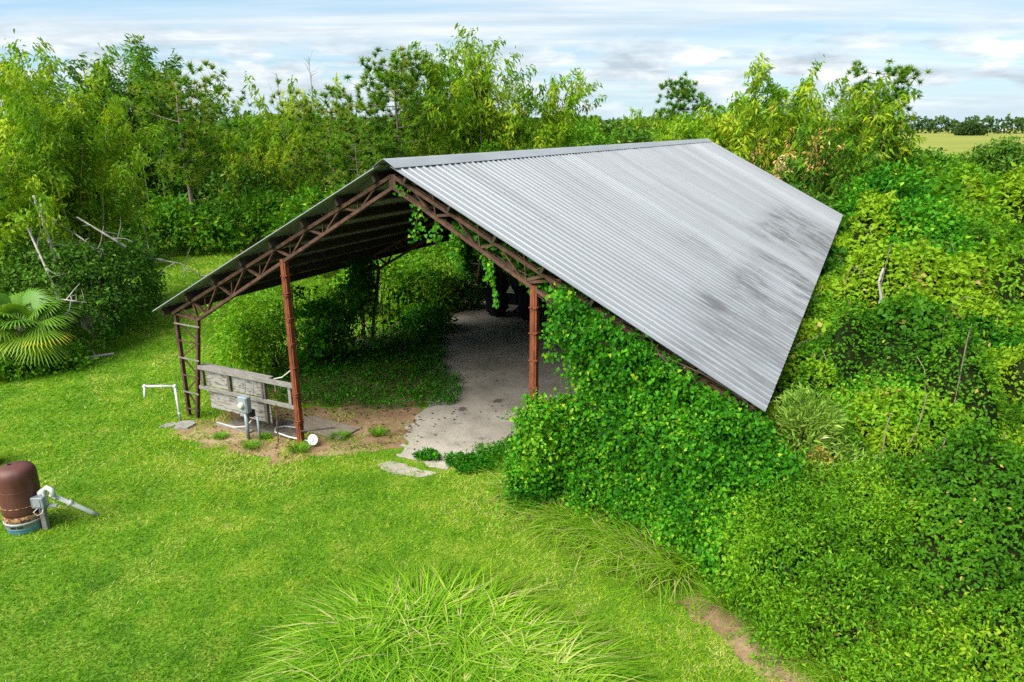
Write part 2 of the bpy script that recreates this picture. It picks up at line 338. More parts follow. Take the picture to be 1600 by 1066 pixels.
def roof_mat(name, pale=0.0):
    m, t, o = new_mat(name); tc = N(t, 'ShaderNodeTexCoord')
    geo = N(t, 'ShaderNodeNewGeometry')
    # barn coordinates of the sheet, from the world position
    sb = N(t, 'ShaderNodeVectorMath', operation='SUBTRACT'); t.links.new(geo.outputs['Position'], sb.inputs[0]); sb.inputs[1].default_value = tuple(B0)
    rt = N(t, 'ShaderNodeVectorRotate', rotation_type='Z_AXIS'); t.links.new(sb.outputs[0], rt.inputs['Vector']); rt.inputs['Angle'].default_value = AZ
    P = rt.outputs[0]; sp = N(t, 'ShaderNodeSeparateXYZ'); t.links.new(P, sp.inputs[0])
    def nz(scale, st, d=6):
        mp = N(t, 'ShaderNodeMapping'); mp.inputs['Scale'].default_value = st; t.links.new(P, mp.inputs[0])
        n = N(t, 'ShaderNodeTexNoise', i_Scale=scale, i_Detail=float(d), i_Roughness=.62); t.links.new(mp.outputs[0], n.inputs['Vector']); return n.outputs['Fac']
    base = ramp(t, nz(1.0, (.35, 3.0, .35)), [(.3, (.168, .18, .196)), (.7, (.215, .228, .245))])
    oi = N(t, 'ShaderNodeObjectInfo'); v = math_node(t, 'MULTIPLY_ADD', oi.outputs['Random'], .20, .90 + pale)
    cv = N(t, 'ShaderNodeCombineXYZ')
    for i in range(3): t.links.new(v, cv.inputs[i])
    c = mixc(t, 1, base.outputs[0], cv.outputs[0], 'MULTIPLY')
    spk = ramp(t, nz(14, (1, 1.6, 1), 3), [(.68, (0, 0, 0)), (.75, (.5, .5, .5))]); c = mixc(t, spk.outputs[0], c, (.10, .10, .105))
    ru = ramp(t, nz(2.2, (.12, 5.5, .12), 4), [(.62, (0, 0, 0)), (.74, (.35, .35, .35))]); c = mixc(t, ru.outputs[0], c, (.12, .085, .065))
    # mildew: blotches gathered on the lower third of the slope
    def win(s, lo, hi, w): 
        a = N(t, 'ShaderNodeMapRange', interpolation_type='SMOOTHSTEP'); a.inputs[1].default_value = lo; a.inputs[2].default_value = lo + w; t.links.new(s, a.inputs[0])
        b = N(t, 'ShaderNodeMapRange', interpolation_type='SMOOTHSTEP'); b.inputs[1].default_value = hi - w; b.inputs[2].default_value = hi; b.inputs[3].default_value = 1; b.inputs[4].default_value = 0; t.links.new(s, b.inputs[0])
        return math_node(t, 'MULTIPLY', a.outputs[0], b.outputs[0])
    tot = None
    for (x0, x1, y0, y1, k) in ((5.2, 8.6, -.6, 5.0, .75), (5.2, 8.6, 4.2, 12.0, 1.25), (4.6, 8.6, 12.5, 23.5, 1.15), (5.0, 6.6, 2.4, 4.8, 1.5), (3.6, 5.9, 6.0, 9.0, .5)):
        w_ = math_node(t, 'MULTIPLY', math_node(t, 'MULTIPLY', win(sp.outputs[0], x0, x1, .9), win(sp.outputs[1], y0, y1, 1.2)), k)
        tot = w_ if tot is None else math_node(t, 'MAXIMUM', tot, w_)
    blot = ramp(t, nz(1.0, (.55, .95, .5), 8), [(.34, (0, 0, 0)), (.58, (1, 1, 1))])
    st = ramp(t, nz(3.4, (.45, 2.6, .45), 7), [(.34, (.15, .15, .15)), (.58, (1, 1, 1))])
    mk = math_node(t, 'MULTIPLY', math_node(t, 'MULTIPLY', tot, blot.outputs[0]), st.outputs[0])
    c = mixc(t, math_node(t, 'MINIMUM', math_node(t, 'MULTIPLY', mk, .68), .7), c, (.040, .041, .046))
    b = N(t, 'ShaderNodeBsdfPrincipled', i_Metallic=.15, i_Roughness=.5); t.links.new(c, b.inputs['Base Color'])
    rr = ramp(t, mk, [(0, (.5,)*3), (1, (.85,)*3)]); t.links.new(rr.outputs[0], b.inputs['Roughness'])
    t.links.new(b.outputs[0], o.inputs[0]); return m
M['roof'] = roof_mat('galvanised_sheet'); M['roof_pale'] = roof_mat('galvanised_sheet_pale', .22)

# ------------------------------------------------------------------ ground
def in_poly(px, py, poly):
    ins = np.zeros(len(px), bool); j = len(poly) - 1
    for i in range(len(poly)):
        xi, yi = poly[i][:2]; xj, yj = poly[j][:2]
        c = ((yi > py) != (yj > py)) & (px < (xj - xi)*(py - yi)/(yj - yi + 1e-12) + xi); ins ^= c; j = i
    return ins
def ragged(poly, step=.06, amp=.18, seed=1):
    step = min(step, .06)
    out = []
    for i in range(len(poly)):
        a, b = np.array(poly[i], float), np.array(poly[(i + 1) % len(poly)], float)
        n = max(1, int(np.linalg.norm(b - a)/step))
        for k in range(n): out.append(a + (b - a)*k/n)
    P = np.array(out); Q = np.c_[P, np.zeros(len(P))]
    P[:, 0] += (fbm(Q, 1.3, seed) - .5)*2*amp + (vnoise(Q, 5, seed + 2) - .5)*amp*.9
    P[:, 1] += (fbm(Q, 1.3, seed + 9) - .5)*2*amp + (vnoise(Q, 5, seed + 4) - .5)*amp*.9
    return P
def sheet(name, poly, z, mat):
    vs_, _, fs_, *_r = delaunay_2d_cdt([Vector((p[0], p[1])) for p in poly], [], [list(range(len(poly)))], 1, 1e-4)
    me = bpy.data.meshes.new(name); me.from_pydata([(v_[0], v_[1], z) for v_ in vs_], [], [tuple(f_) for f_ in fs_]); me.update()
    if len(me.polygons) and sum(p_.normal.z for p_ in me.polygons) < 0: me.flip_normals()
    o = link(name, me, mat); o['kind'] = 'structure'; return o
gl = [-5000, -2000, -900, -400, -200, -100, -50, -25, -12, -6, 0, 6, 12, 18, 25, 50, 100, 200, 400, 900, 2000, 5000, 9000]
gm = MB(); ng = len(gl); gm.add([(x, y, 0) for y in gl for x in gl], [(j*ng + i, j*ng + i + 1, (j + 1)*ng + i + 1, (j + 1)*ng + i) for j in range(ng - 1) for i in range(ng - 1)])
g = gm.build('lawn', M['ground']); g['kind'] = 'structure'
def lp(pts): return [tuple(L2W(x, y)[:2]) for x, y in pts]
drive_poly = ragged(lp([(-.75, .75), (.5, .55), (1.15, 1.9), (2.3, 2.9), (3.0, 3.6), (5.6, 4.4), (6.4, 8), (6.5, 30), (-6.0, 30), (-6.1, 12), (-5.2, 9.6), (-4.2, 7.6), (-3.3, 6.3), (-2.5, 5.8), (-1.7, 4.4), (-1.5, 2.6), (-1.1, 1.5)]), amp=.5, seed=3)
sheet('gravel_drive', drive_poly, .010, M['gravel'])
gp2 = ragged(lp([(-.75, .18), (-.1, -.05), (.5, .12), (.72, .5), (.2, .42), (-.5, .45)]), .06, .12, 8); sheet('gravel_patch', gp2, .008, M['gravel'])
dirt_poly = ragged(lp([(-6.6, -.35), (-5.4, -.85), (-3.9, -.75), (-2.6, -.75), (-1.9, .1), (-.9, .9), (-.7, 2.0), (-1.2, 3.4), (-1.8, 3.6), (-3.2, 2.6), (-4.4, 2.4), (-6.2, 1.4)]), .06, .45, 5)
sheet('bare_dirt', dirt_poly, .005, M['dirt'])
soil1 = ragged([(3.15, 10.0), (3.6, 9.4), (4.1, 8.45), (4.45, 7.3), (3.85, 7.2), (3.4, 8.25), (2.95, 9.05), (2.55, 9.7)], .08, .16, 11); sheet('dry_soil', soil1, .006, M['dirt'])
soil2 = ragged([(-.1, 14.3), (.3, 13.6), (.25, 12.9), (-.1, 13.2), (-.3, 13.9)], .08, .15, 12); sheet('dry_soil', soil2, .006, M['dirt'])
under_poly = ragged(lp([(-7.5, 1.6), (-3.2, 2.7), (-2.0, 3.1), (-1.8, 5), (-3.2, 6.6), (-4.6, 8.6), (-5.6, 10.5), (-6.3, 12), (-6.3, 30), (-8, 30)]), .06, .4, 15)
sheet('leaf_litter', under_poly, .004, M['dirt'])

# ------------------------------------------------------------------ the barn
ZR, HW, DROP, LEN = 6.705, 7.425, 3.836, 30.48
TH = math.atan2(DROP, HW); SL = math.hypot(HW, DROP); cT, sT = math.cos(TH), math.sin(TH)
def roofz(x): return ZR - abs(x)*DROP/HW
barn = empty('open_barn', B0, -AZ, 'long open-sided barn with galvanised gable roof on rusty trussed steel frames', 'barn')
PW = LEN/30
def panel_mesh(k):
    r = np.random.default_rng(k); prof = []; pitch = PW/4
    for i in range(4):
        y = i*pitch
        prof += [(y, 0), (y + .045, 0), (y + .052, .006), (y + .066, .006), (y + .073, 0), (y + .105, 0), (y + .112, .006), (y + .126, .006), (y + .133, 0), (y + .168, 0), (y + .192, .027), (y + .222, .027), (y + .246, 0)]
    prof.append((PW + .012, .0))
    rows = [.16, 2.2, 4.3, 6.4, SL]; V = []; n = len(prof)
    for off in (0, -.004):
        for s_ in rows:
            dz = r.normal()*.003
            for (y, h) in prof:
                hh = h + off + .010*(y/PW) + dz
                V.append((s_*cT + hh*sT, y, ZR - s_*sT + hh*cT))
    F = []; m = len(rows)
    for i in range(m - 1):
        for j in range(n - 1):
            a = i*n + j; F.append((a, a + n, a + n + 1, a + 1)); b = m*n + a; F.append((b, b + 1, b + n + 1, b + n))
    for j in range(n - 1):
        F.append((j, j + 1, m*n + j + 1, m*n + j)); a = (m - 1)*n + j; F.append((a, m*n + a, m*n + a + 1, a + 1))
    for i in range(m - 1):
        for j in (0, n - 1):
            a = i*n + j; q = (a, m*n + a, m*n + a + n, a + n); F.append(q if j == 0 else q[::-1])
    nf = len(F)
    for xp in (.38, 1.36, 2.34, 3.32, 4.30, 5.28, 6.26, 7.2):
        s_ = xp/cT
        for i in range(4):
            y = i*pitch + .145 + r.normal()*.004; b0 = len(V); h0 = .002 + .010*(y/PW); ss = s_ + r.normal()*.012
            for (ds, dy, hh) in ((-.013, -.013, h0 - .008), (.013, -.013, h0 - .008), (.013, .013, h0 - .008), (-.013, .013, h0 - .008), (-.009, -.009, h0 + .009), (.009, -.009, h0 + .009), (.009, .009, h0 + .009), (-.009, .009, h0 + .009)):
                V.append(((ss + ds)*cT + hh*sT, y + dy, ZR - (ss + ds)*sT + hh*cT))
            F += [tuple(b0 + k_ for k_ in f_) for f_ in ((4, 5, 6, 7), (0, 1, 5, 4), (1, 2, 6, 5), (2, 3, 7, 6), (3, 0, 4, 7))]
    me = bpy.data.meshes.new('roof_panel'); me.from_pydata(V, [], F); me.polygons.foreach_set('material_index', [0]*nf + [1]*(len(F) - nf)); me.update(); return me
pm = [panel_mesh(k) for k in range(4)]
for q in pm: q.materials.append(M['roof']); q.materials.append(M['roof'])
pmp = panel_mesh(9); pmp.materials.append(M['roof_pale']); pmp.materials.append(M['roof_pale'])
for side in (1, -1):
    for i in range(30):
        pale = side == 1 and i in (24, 25)
        o = link('roof_panel', pmp if pale else pm[(i*7 + (side > 0)) % 4], None, barn)
        if side > 0: o.location = (0, i*PW, 0)
        else: o.location = (0, (i + 1)*PW, 0); o.rotation_euler = (0, 0, math.pi)
        if pale: o['label'] = 'paler newer-looking roof sheet near the far end'
# ridge cap
rc = MB(); y0, y1 = -.03, LEN + .03
pts = [(-.27, -.27*DROP/HW + .048), (-.06, .045), (0, .075), (.06, .045), (.27, -.27*DROP/HW + .048)]
V = []; 
for off in (0, -.006):
    for y in (y0, y1): V += [(x, y, ZR + z + off) for x, z in pts]
F = []
for j in range(4): F += [(j, j + 1, j + 6, j + 5), (10 + j, 15 + j, 16 + j, 11 + j), (j, 10 + j, 11 + j, j + 1), (5 + j, 6 + j, 16 + j, 15 + j)]
F += [(0, 5, 15, 10), (4, 14, 19, 9)]
rc.add(V, F); M['cap'] = solid('ridge_cap_metal', (.23, .24, .255), (.28, .29, .305), 2, .55, .15, bump=0, stretch=(1, .3, 1)); rc.build('ridge_cap', M['cap'], barn)
# purlins
PX = [.38, 1.36, 2.34, 3.32, 4.30, 5.28, 6.26, 7.2]
pmm = MB(); pmm.box((0, LEN/2, 0), (.055, LEN - .24, .17)); pmm.box((.055, LEN/2, .08), (.06, LEN - .24, .012)); pmm.box((-.055, LEN/2, -.08), (.06, LEN - .24, .012))
pme = pmm.mesh('purlin'); pme.materials.append(M['purlin'])
for sd_ in (1, -1):
    for x in PX:
        o = link('purlin', pme, None, barn); o.location = (sd_*x, 0, roofz(x) - .118); o.rotation_euler = (0, sd_*TH, 0)
# frames
def topz(x): return roofz(x) - .26
def botz(x): return 6.22 - .565*abs(x)
KN = 6.14
trm = MB()
trm.bar((.05, -.05, topz(.05)), (7.0, -.05, topz(7.0)), .05, .07); trm.bar((.05, .05, topz(.05)), (7.0, .05, topz(7.0)), .05, .07)
trm.bar((.0, -.045, botz(0)), (KN, -.045, botz(KN)), .045, .065); trm.bar((.0, .045, botz(0)), (KN, .045, botz(KN)), .045, .065)
trm.bar((.03, 0, topz(0) + .02), (.03, 0, botz(0) - .03), .09, .12)
tr_me = trm.mesh('rafter_truss'); tr_me.materials.append(M['rust'])
webs = []
for i in range(len(PX) - 2):
    xa, xb = PX[i], PX[i + 1]; xm = (xa*.45 + xb*.55)
    if xm > KN - .1: break
    webs.append(((xb, 0, topz(xb)), (xm, 0, botz(xm)), .05, .06))          # strut
    webs.append(((xa, .02, topz(xa)), (xm - .03, .02, botz(xm)), .03, .075)) # flat plate
    webs.append((((xa + xb)/2 + .05, -.03, topz((xa + xb)/2) + .13), (xm + .05, -.03, botz(xm)), .022, .022)) # rod
webs.append(((6.26, 0, topz(6.26)), (KN, 0, botz(KN)), .05, .05)); webs.append(((7.0, 0, topz(7.0)), (KN, 0, botz(KN)), .06, .06)); webs.append(((6.65, .03, topz(6.65)), (KN + .05, .03, botz(KN)), .03, .03))
wm = []
for (a, b, w, h) in webs:
    m_ = MB(); m_.bar(a, b, w, h, up=(0, 1, 0)); me = m_.mesh('web'); me.materials.append(M['rust']); wm.append(me)
lg = MB()
lg.bar((6.97, 0, 0), (6.94, 0, topz(6.94) + .02), .075, .09, up=(0, 1, 0)); lg.bar((6.66, 0, 0), (KN, 0, botz(KN) + .03), .075, .09, up=(0, 1, 0))
lg_me = lg.mesh('leg'); lg_me.materials.append(M['rust'])
bm_ = []
def xin(z): return 6.66 + (KN - 6.66)*z/botz(KN)
zs = [.25, .72, 1.19, 1.66, 2.13, 2.58]
for k, z in enumerate(zs):
    m_ = MB(); m_.bar((6.99, .052, z), (xin(z) - .09, .052, z - .01), .018, .035); me = m_.mesh('brace'); me.materials.append(M['wood'] if k % 2 else M['rust']); bm_.append(me)
    if k < 5:
        z2 = zs[k + 1]; m_ = MB()
        if k % 2: m_.bar((6.95, -.03, z), (xin(z2), -.03, z2), .03, .03)
        else: m_.bar((xin(z), -.03, z), (6.95, -.03, z2), .03, .03)
        me = m_.mesh('brace'); me.materials.append(M['rust']); bm_.append(me)
ft = MB(); ft.box((6.82, 0, .06), (.62, .4, .14), bev=.03); ft_me = ft.mesh('footing'); ft_me.materials.append(M['concrete'])
FY = [.30, 7.78, 15.26, 22.74, 30.18]
for y in FY:
    for s_ in (1, -1):
        rot = 0 if s_ > 0 else math.pi
        t = link('rafter_truss', tr_me, None, barn); t.location = (0, y, 0); t.rotation_euler = (0, 0, rot)
        for me in wm: link('web', me, None, t)
        l = link('leg', lg_me, None, barn); l.location = (0, y, 0); l.rotation_euler = (0, 0, rot)
        for me in bm_: link('brace', me, None, l)
        if y > 1:
            f_ = link('footing', ft_me, None, l)
# banded front posts
for s_ in (-1, 1):
    po = MB(); po.box((0, -.04, 2.26), (.05, .066, 4.52)); po.box((0, .04, 2.26), (.05, .066, 4.52)); po.box((-.038, 0, 2.26), (.062, .13, 4.52)); po.box((.042, 0, 2.26), (.05, .12, 4.50))
    p = po.build('support_post', M['rust_bright'], barn); p.location = (s_*3.1, .30, 0); p['label'] = 'rust-red banded steel post under the front truss'
    bd = MB(); bd.box((0, 0, 0), (.18, .155, .022)); bd.box((.02, -.09, .0), (.10, .02, .03), Matrix.Rotation(.25, 3, 'Y')); bme = bd.mesh('band'); bme.materials.append(M['rust_bright'])
    for z in ((.55, .6, 1.25, 1.31, 1.95, 2.5, 2.55, 3.1, 3.16, 3.7, 3.75, 4.15) if s_ < 0 else (1.2, 1.9, 2.5, 3.05, 3.6, 4.1)):
        o = link('band', bme, None, p); o.location = (0, 0, z); o.rotation_euler = (random.uniform(-.06, .06), random.uniform(-.12, .12), 0)
# stray timber / loose strut on the right truss
o = MB().bar((3.0, .26, 4.58), (3.62, .34, 4.66), .05, .05).build('loose_strut', M['rust'], barn)

# ------------------------------------------------------------------ things round the barn front (barn coordinates)
def place(name, x, y, label, cat, z=0, group=None): return empty(name, L2W(x, y, z), -AZ, label, cat, group)
# board stand between leg and post
bs = place('board_stand', -4.75, .30, 'grey weathered plywood boards nailed to two rails between rusty leg and red post', 'board wall')
MB().box((0, -.02, 1.48), (3.2, .09, .10), bev=.012).build('rail', M['wood'], bs)
MB().box((-.45, .12, 1.50), (2.35, .20, .03)).build('ledge', M['wood'], bs)
MB().box((-.02, -.02, .93), (3.25, .06, .09), bev=.01).build('rail', M['wood'], bs)
for (x0, x1, z0, z1) in ((-1.42, -.62, .99, 1.42), (-.50, .50, .99, 1.42)):
    MB().box(((x0 + x1)/2, .045, (z0 + z1)/2), (x1 - x0, .02, z1 - z0)).build('upper_board', M['plywood'], bs)
for (x0, x1, z0, z1) in ((-1.38, -.38, .38, .90), (-.36, .72, .33, .90)):
    MB().box(((x0 + x1)/2, .05, (z0 + z1)/2), (x1 - x0, .02, z1 - z0)).build('lower_board', M['plywood'], bs)
for x, z0, z1 in ((-1.5, .9, 1.44), (-.56, .9, 1.44), (.57, .9, 1.44), (.62, .35, 1.44), (1.45, .9, 1.44), (-.1, .30, .9)):
    MB().box((x, 0, (z0 + z1)/2), (.085, .07, z1 - z0)).build('batten', M['wood_dark'] if x < 1 else M['wood'], bs)
for x, zt in ((.06, 1.42), (.33, 1.40)):
    MB().tube([(x, -.08, zt), (x + .03, -.10, 1.2), (x - .03, -.09, 1.06)], .014, 6).build('conduit', M['meter'], bs)
# electricity meter on a pole
mt = place('electric_meter', -4.42, -.10, 'grey electric meter box with round glass dial on a pale pipe', 'electric meter')
MB().tube([(0, 0, 0), (0, 0, .72)], .045, 10).build('pole', M['meter'], mt, True)
bx = MB().box((0, 0, .93), (.30, .16, .42), bev=.02).build('box', M['meter'], mt)
MB().box((0, -.084, .93), (.25, .012, .36)).build('cover', M['meter'], bx)
dl = MB().lathe([(.085, 0), (.085, .025), (.07, .07), (.045, .085)], 16, (0, -.09, .93), Matrix.Rotation(math.pi/2, 3, 'X')).build('dial', M['glass'], mt, True)
MB().box((.06, .14, .66), (.12, .1, .18)).build('junction_box', M['black'], mt)
MB().tube([(.28, .1, 0), (.27, .1, .62)], .028, 8).build('conduit', M['meter'], mt, True)
# PVC standpipe
pv = empty('water_standpipe', (-8.64, 17.05, 0), 0, 'white plastic standpipe with long bent arm on the lawn', 'water pipe')
MB().tube([(0, 0, 0), (-.02, 0, .98)], .032, 10).build('riser', M['pvc'], pv, True)
MB().tube([(-.02, 0, 1.0), (-.8, 0, 1.0)], .028, 10).build('arm', M['pvc'], pv, True)
MB().tube([(-.8, 0, 1.0), (-.76, -.14, .74)], .028, 10).build('spout', M['pvc'], pv, True)
for c in ((-.02, 0, 1.0), (-.8, 0, 1.0)): MB().lathe([(.03, -.045), (.042, -.03), (.042, .03), (.03, .045)], 10, c, Matrix.Rotation(.8, 3, 'Y')).build('elbow', M['pvc'], pv, True)
MB().lathe([(.036, -.03), (.036, .03)], 10, (-.35, 0, 1.0), Matrix.Rotation(math.pi/2, 3, 'Y')).build('coupling', M['pvc'], pv, True)
MB().lathe([(.04, 0), (.04, .05)], 10, (0, 0, .22)).build('coupling', M['pvc'], pv, True)
# concrete slabs
def slab(loc, pts, h, label, rz, tilt=0):
    m_ = MB(); n = len(pts); m_.add([(x, y, 0) for x, y in pts] + [(x*.94, y*.94, h) for x, y in pts], [tuple(range(n - 1, -1, -1)), tuple(range(n, 2*n))] + [(i, (i + 1) % n, n + (i + 1) % n, n + i) for i in range(n)])
    o = m_.build('concrete_slab', M['concrete']); o.location = loc; o.rotation_euler = (tilt, 0, rz); return tag(o, label, 'slab', 'broken slabs by the standpipe')
slab((-8.42, 16.80, .0), [(-.22, -.2), (.12, -.26), (.28, 0), (.18, .2), (-.1, .24), (-.24, .08)], .06, 'larger pale broken concrete slab beside the rusty leg', .2, .03)
slab((-8.82, 16.83, .0), [(-.26, -.08), (.05, -.16), (.18, 0), (.12, .12), (-.1, .1)], .035, 'thin sunken concrete piece under the standpipe', .3)
# plywood lying on the dirt
def flat_board(x, y, sx, sy, rz, label, mat, z=.02, h=.02, tilt=0):
    o = MB().box((0, 0, 0), (sx, sy, h)).build('plywood_sheet', mat); o.location = L2W(x, y, z); o.rotation_euler = (tilt, 0, -AZ + rz); return tag(o, label, 'board', 'boards lying in the dirt')
flat_board(-4.5, .75, 2.2, .85, .04, 'large weathered plywood sheet lying flat behind the meter', M['wood_dark'], .03)
flat_board(-3.2, 1.25, 1.7, .8, -.06, 'pale weathered plywood sheet lying behind the red post', M['ply_flat'], .035, .018)
flat_board(-5.25, .22, 1.2, .14, .02, 'narrow plank lying in front of the plywood sheet', M['wood'], .03, .04)
# white disc, hose, cord, sticks
dk = place('white_disc', -2.72, .30, 'round white disc with a hub leaning by the red post', 'disc', .17)
mr = Matrix.Rotation(1.15, 3, 'X') @ Matrix.Rotation(.2, 3, 'Y')
MB().lathe([(.02, -.012), (.13, -.012), (.135, 0), (.13, .012), (.02, .012)], 28, (0, 0, 0), mr).build('rim', M['pvc'], dk)
MB().lathe([(.02, .012), (.05, .012), (.045, .03), (.015, .032)], 14, (0, 0, 0), mr).build('hub', M['white_paint'], dk)
for k in range(6):
    t = k*math.pi/3; MB().box(mr @ Vector((.085*math.cos(t), .085*math.sin(t), .014)), (.02, .02, .006), mr).build('hole', M['black'], dk)
tag(MB().tube([L2W(-3.75, .85, .07), L2W(-4.1, .8, .06), L2W(-4.22, .6, .06), L2W(-4.05, .42, .06), L2W(-3.5, .35, .06), L2W(-2.85, .36, .08)], .02, 6).build('white_hose', M['pvc'], None, True), 'white hose curving along the ground to the white disc', 'hose')
tag(MB().tube([L2W(-5.9, .25, .04), L2W(-5.2, .18, .06), L2W(-4.7, .14, .2), L2W(-4.42, .06, .45)], .016, 6).build('ground_cable', M['cord'], None, True), 'pale cable running from the dirt up to the meter pole', 'cable')
tag(MB().tube([L2W(-3.1, .44, 2.5), L2W(-3.22, .5, 2.1), L2W(-3.45, .55, 1.75), L2W(-3.72, .5, 1.54), L2W(-3.9, .42, 1.5), L2W(-3.85, .38, 1.2)], .016, 6).build('power_cable', M['cord'], None, True), 'pale cord hanging from red post to the top rail', 'cord')
tag(MB().tube([L2W(-3.75, .26, .92), L2W(-3.6, .05, .03)], .02, 6).build('metal_rod', M['rust'], None), 'dark rod leaning from mid rail down to the dirt', 'rod', 'loose rods')
tag(MB().tube([L2W(-2.98, .2, .38), L2W(-2.45, .85, .33)], .022, 6).build('metal_rod', M['wood_dark'], None), 'dark rod jutting out beside the foot of the red post', 'rod', 'loose rods')

# ------------------------------------------------------------------ pressure tanks
tk = empty('pressure_tank', (-9.33, 12.0, 0), 0, 'rust-brown upright pressure tank standing in a blue drum', 'water tank')
MB().lathe([(.335, .36), (.342, .40), (.342, .52), (.338, .54), (.34, 1.0), (.338, 1.12), (.325, 1.20), (.28, 1.265), (.19, 1.305), (.06, 1.325), (.0, 1.325)], 40, (0, 0, 0)).build('tank_body', M['tank'], tk, True)
MB().lathe([(.30, .20), (.338, .25), (.343, .30), (.340, .37)], 40).build('rusted_skirt', M['tank_scale'], tk, True)
MB().lathe([(.3415, .535), (.348, .54), (.348, .552), (.3415, .557)], 40).build('weld_seam', M['tank_scale'], tk, True)
MB().lathe([(.341, .86), (.3445, .865), (.341, .87)], 40).build('weld_seam', M['tank'], tk, True)
MB().lathe([(.03, 1.31), (.03, 1.35), (.0, 1.35)], 10, (-.07, -.02, 0)).build('valve', M['black'], tk)
dr = MB().lathe([(.30, 0), (.315, .02), (.32, .10), (.328, .105), (.328, .12)], 40).build('drum', M['blue'], tk, True)
MB().lathe([(.328, .122), (.336, .13), (.336, .20), (.352, .205), (.352, .235), (.338, .245)], 40).build('drum_rim', M['white_paint'], dr, True)
lt = MB()
for k in range(9):
    a = -1.72 + k*.072; c = Vector((.342*math.cos(a), .342*math.sin(a), .165))
    if k == 4: continue
    Mz = Matrix.Rotation(a + math.pi/2, 3, 'Z')
    lt.box(c, (.013, .006, .034), Mz); lt.box(c + Mz @ Vector((.007, 0, .013 if k % 2 else -.013)), (.014, .006, .007), Mz)
lt.build('lettering', M['black'], dr)
pc = empty('pump_controls', (-8.90, 11.92, 0), 0, 'grey switch box and white valves on a stub post beside brown tank', 'pump control')
MB().box((0, 0, .24), (.10, .10, .48), bev=.01).build('stub_post', M['wood'], pc)
b_ = MB().box((-.02, -.03, .60), (.24, .14, .22), bev=.015).build('switch_box', M['meter'], pc); MB().box((-.02, -.104, .60), (.13, .012, .13)).build('cover', M['white_paint'], b_)
MB().box((.1, .03, .49), (.34, .07, .035)).build('bracket', M['white_paint'], pc)
MB().tube([(.08, .02, .52), (.08, .02, .82), (.14, .02, .87), (.24, .0, .84), (.27, -.01, .70)], .045, 10).build('valve_pipe', M['pvc'], pc, True)
MB().lathe([(.05, -.06), (.062, -.05), (.062, .05), (.05, .06)], 12, (.02, .04, .76), Matrix.Rotation(.9, 3, 'Y')).build('valve', M['pvc'], pc, True)
MB().tube([(.20, .0, .74), (.62, .42, .12), (.70, .5, 0)], .040, 10).build('drain_pipe', M['pvc'], pc, True)
MB().lathe([(.047, -.05), (.047, .05)], 12, (.40, .2, .44), Matrix.Rotation(.75, 3, 'Y')).build('coupling', M['pvc'], pc, True)
MB().lathe([(.047, -.01), (.05, .0), (.047, .01)], 12, (.27, .07, .635), Matrix.Rotation(.75, 3, 'Y')).build('clamp', M['black'], pc, True)
MB().tube([(-.02, -.08, .5), (-.08, -.14, .44), (-.03, -.13, .36), (.05, -.1, .40), (.07, -.05, .5)], .012, 6).build('wire', M['cord'], pc, True)
t2 = empty('dark_tank', (-11.98, 14.55, 0), 0, 'dark brown round-topped tank cut by the left picture edge', 'water tank')
MB().lathe([(.24, 0), (.30, .10), (.31, .30), (.27, .48), (.18, .57), (0, .61)], 24).build('tank_body', M['wood_dark'], t2, True)
MB().lathe([(.308, .18), (.316, .19), (.316, .21), (.31, .22)], 24).build('seam', M['rust'], t2, True)

# ------------------------------------------------------------------ tractor, seen from behind
tc_ = place('tractor', -3.72, 13.3, 'dark old tractor parked under the roof with pale triangle sign behind', 'tractor')
def wheel(x, y, r, w, name='wheel'):
    o = empty(name, (x, y, r)); o.parent = tc_
    prof = [(r*.55, -w/2), (r*.85, -w/2), (r*.97, -w*.42), (r, -w*.2), (r, w*.2), (r*.97, w*.42), (r*.85, w/2), (r*.55, w/2)]
    MB().lathe(prof, 28, (0, 0, 0), Matrix.Rotation(math.pi/2, 3, 'Y')).build('tyre', M['rubber'], o)
    lug = MB()
    for k in range(20):
        a = 2*math.pi*k/20
        for s_ in (-1, 1):
            aa = a + (.08 if s_ > 0 else 0); Mz = Matrix.Rotation(-aa, 3, 'X') @ Matrix.Rotation(s_*.6, 3, 'Z')
            lug.box(Matrix.Rotation(-aa, 3, 'X') @ Vector((s_*w*.24, 0, r + .012)), (w*.5, .05, .04), Mz)
    lug.build('tread', M['rubber'], o)
    MB().lathe([(.06, -w*.28), (r*.5, -w*.25), (r*.56, -w*.45), (r*.56, w*.45), (r*.5, w*.25), (.06, w*.28)], 24, (0, 0, 0), Matrix.Rotation(math.pi/2, 3, 'Y')).build('rim', M['white_paint'] if r < .5 else M['tractor'], o)
for s_ in (-1, 1):
    wheel(s_*.72, 0, .76, .42); wheel(s_*.62, 2.05, .42, .24)
    fd = MB(); pr_ = [(.84*math.cos(a), .84*math.sin(a)) for a in np.linspace(.25, 2.5, 9)]
    for k in range(8): fd.bar((s_*.66, pr_[k][0], .78 + pr_[k][1]), (s_*.66, pr_[k + 1][0], .78 + pr_[k + 1][1]), .46, .03, up=(1, 0, .01))
    fd.build('fender', M['tractor'], tc_)
MB().tube([(-.7, 0, .76), (.7, 0, .76)], .11, 10).build('rear_axle', M['tractor'], tc_)
MB().box((0, .55, .80), (.42, 1.5, .46), bev=.05).build('transmission', M['tractor'], tc_)
MB().box((0, 1.85, 1.15), (.56, 1.45, .62), bev=.08).build('hood', M['tractor'], tc_)
MB().box((0, 2.05, .48), (1.1, .12, .12)).build('front_axle', M['tractor'], tc_)
MB().box((0, .12, 1.22), (.48, .44, .10), bev=.04).build('seat', M['black'], tc_); MB().box((0, -.10, 1.45), (.46, .08, .42), bev=.03).build('backrest', M['black'], tc_)
rp = MB()
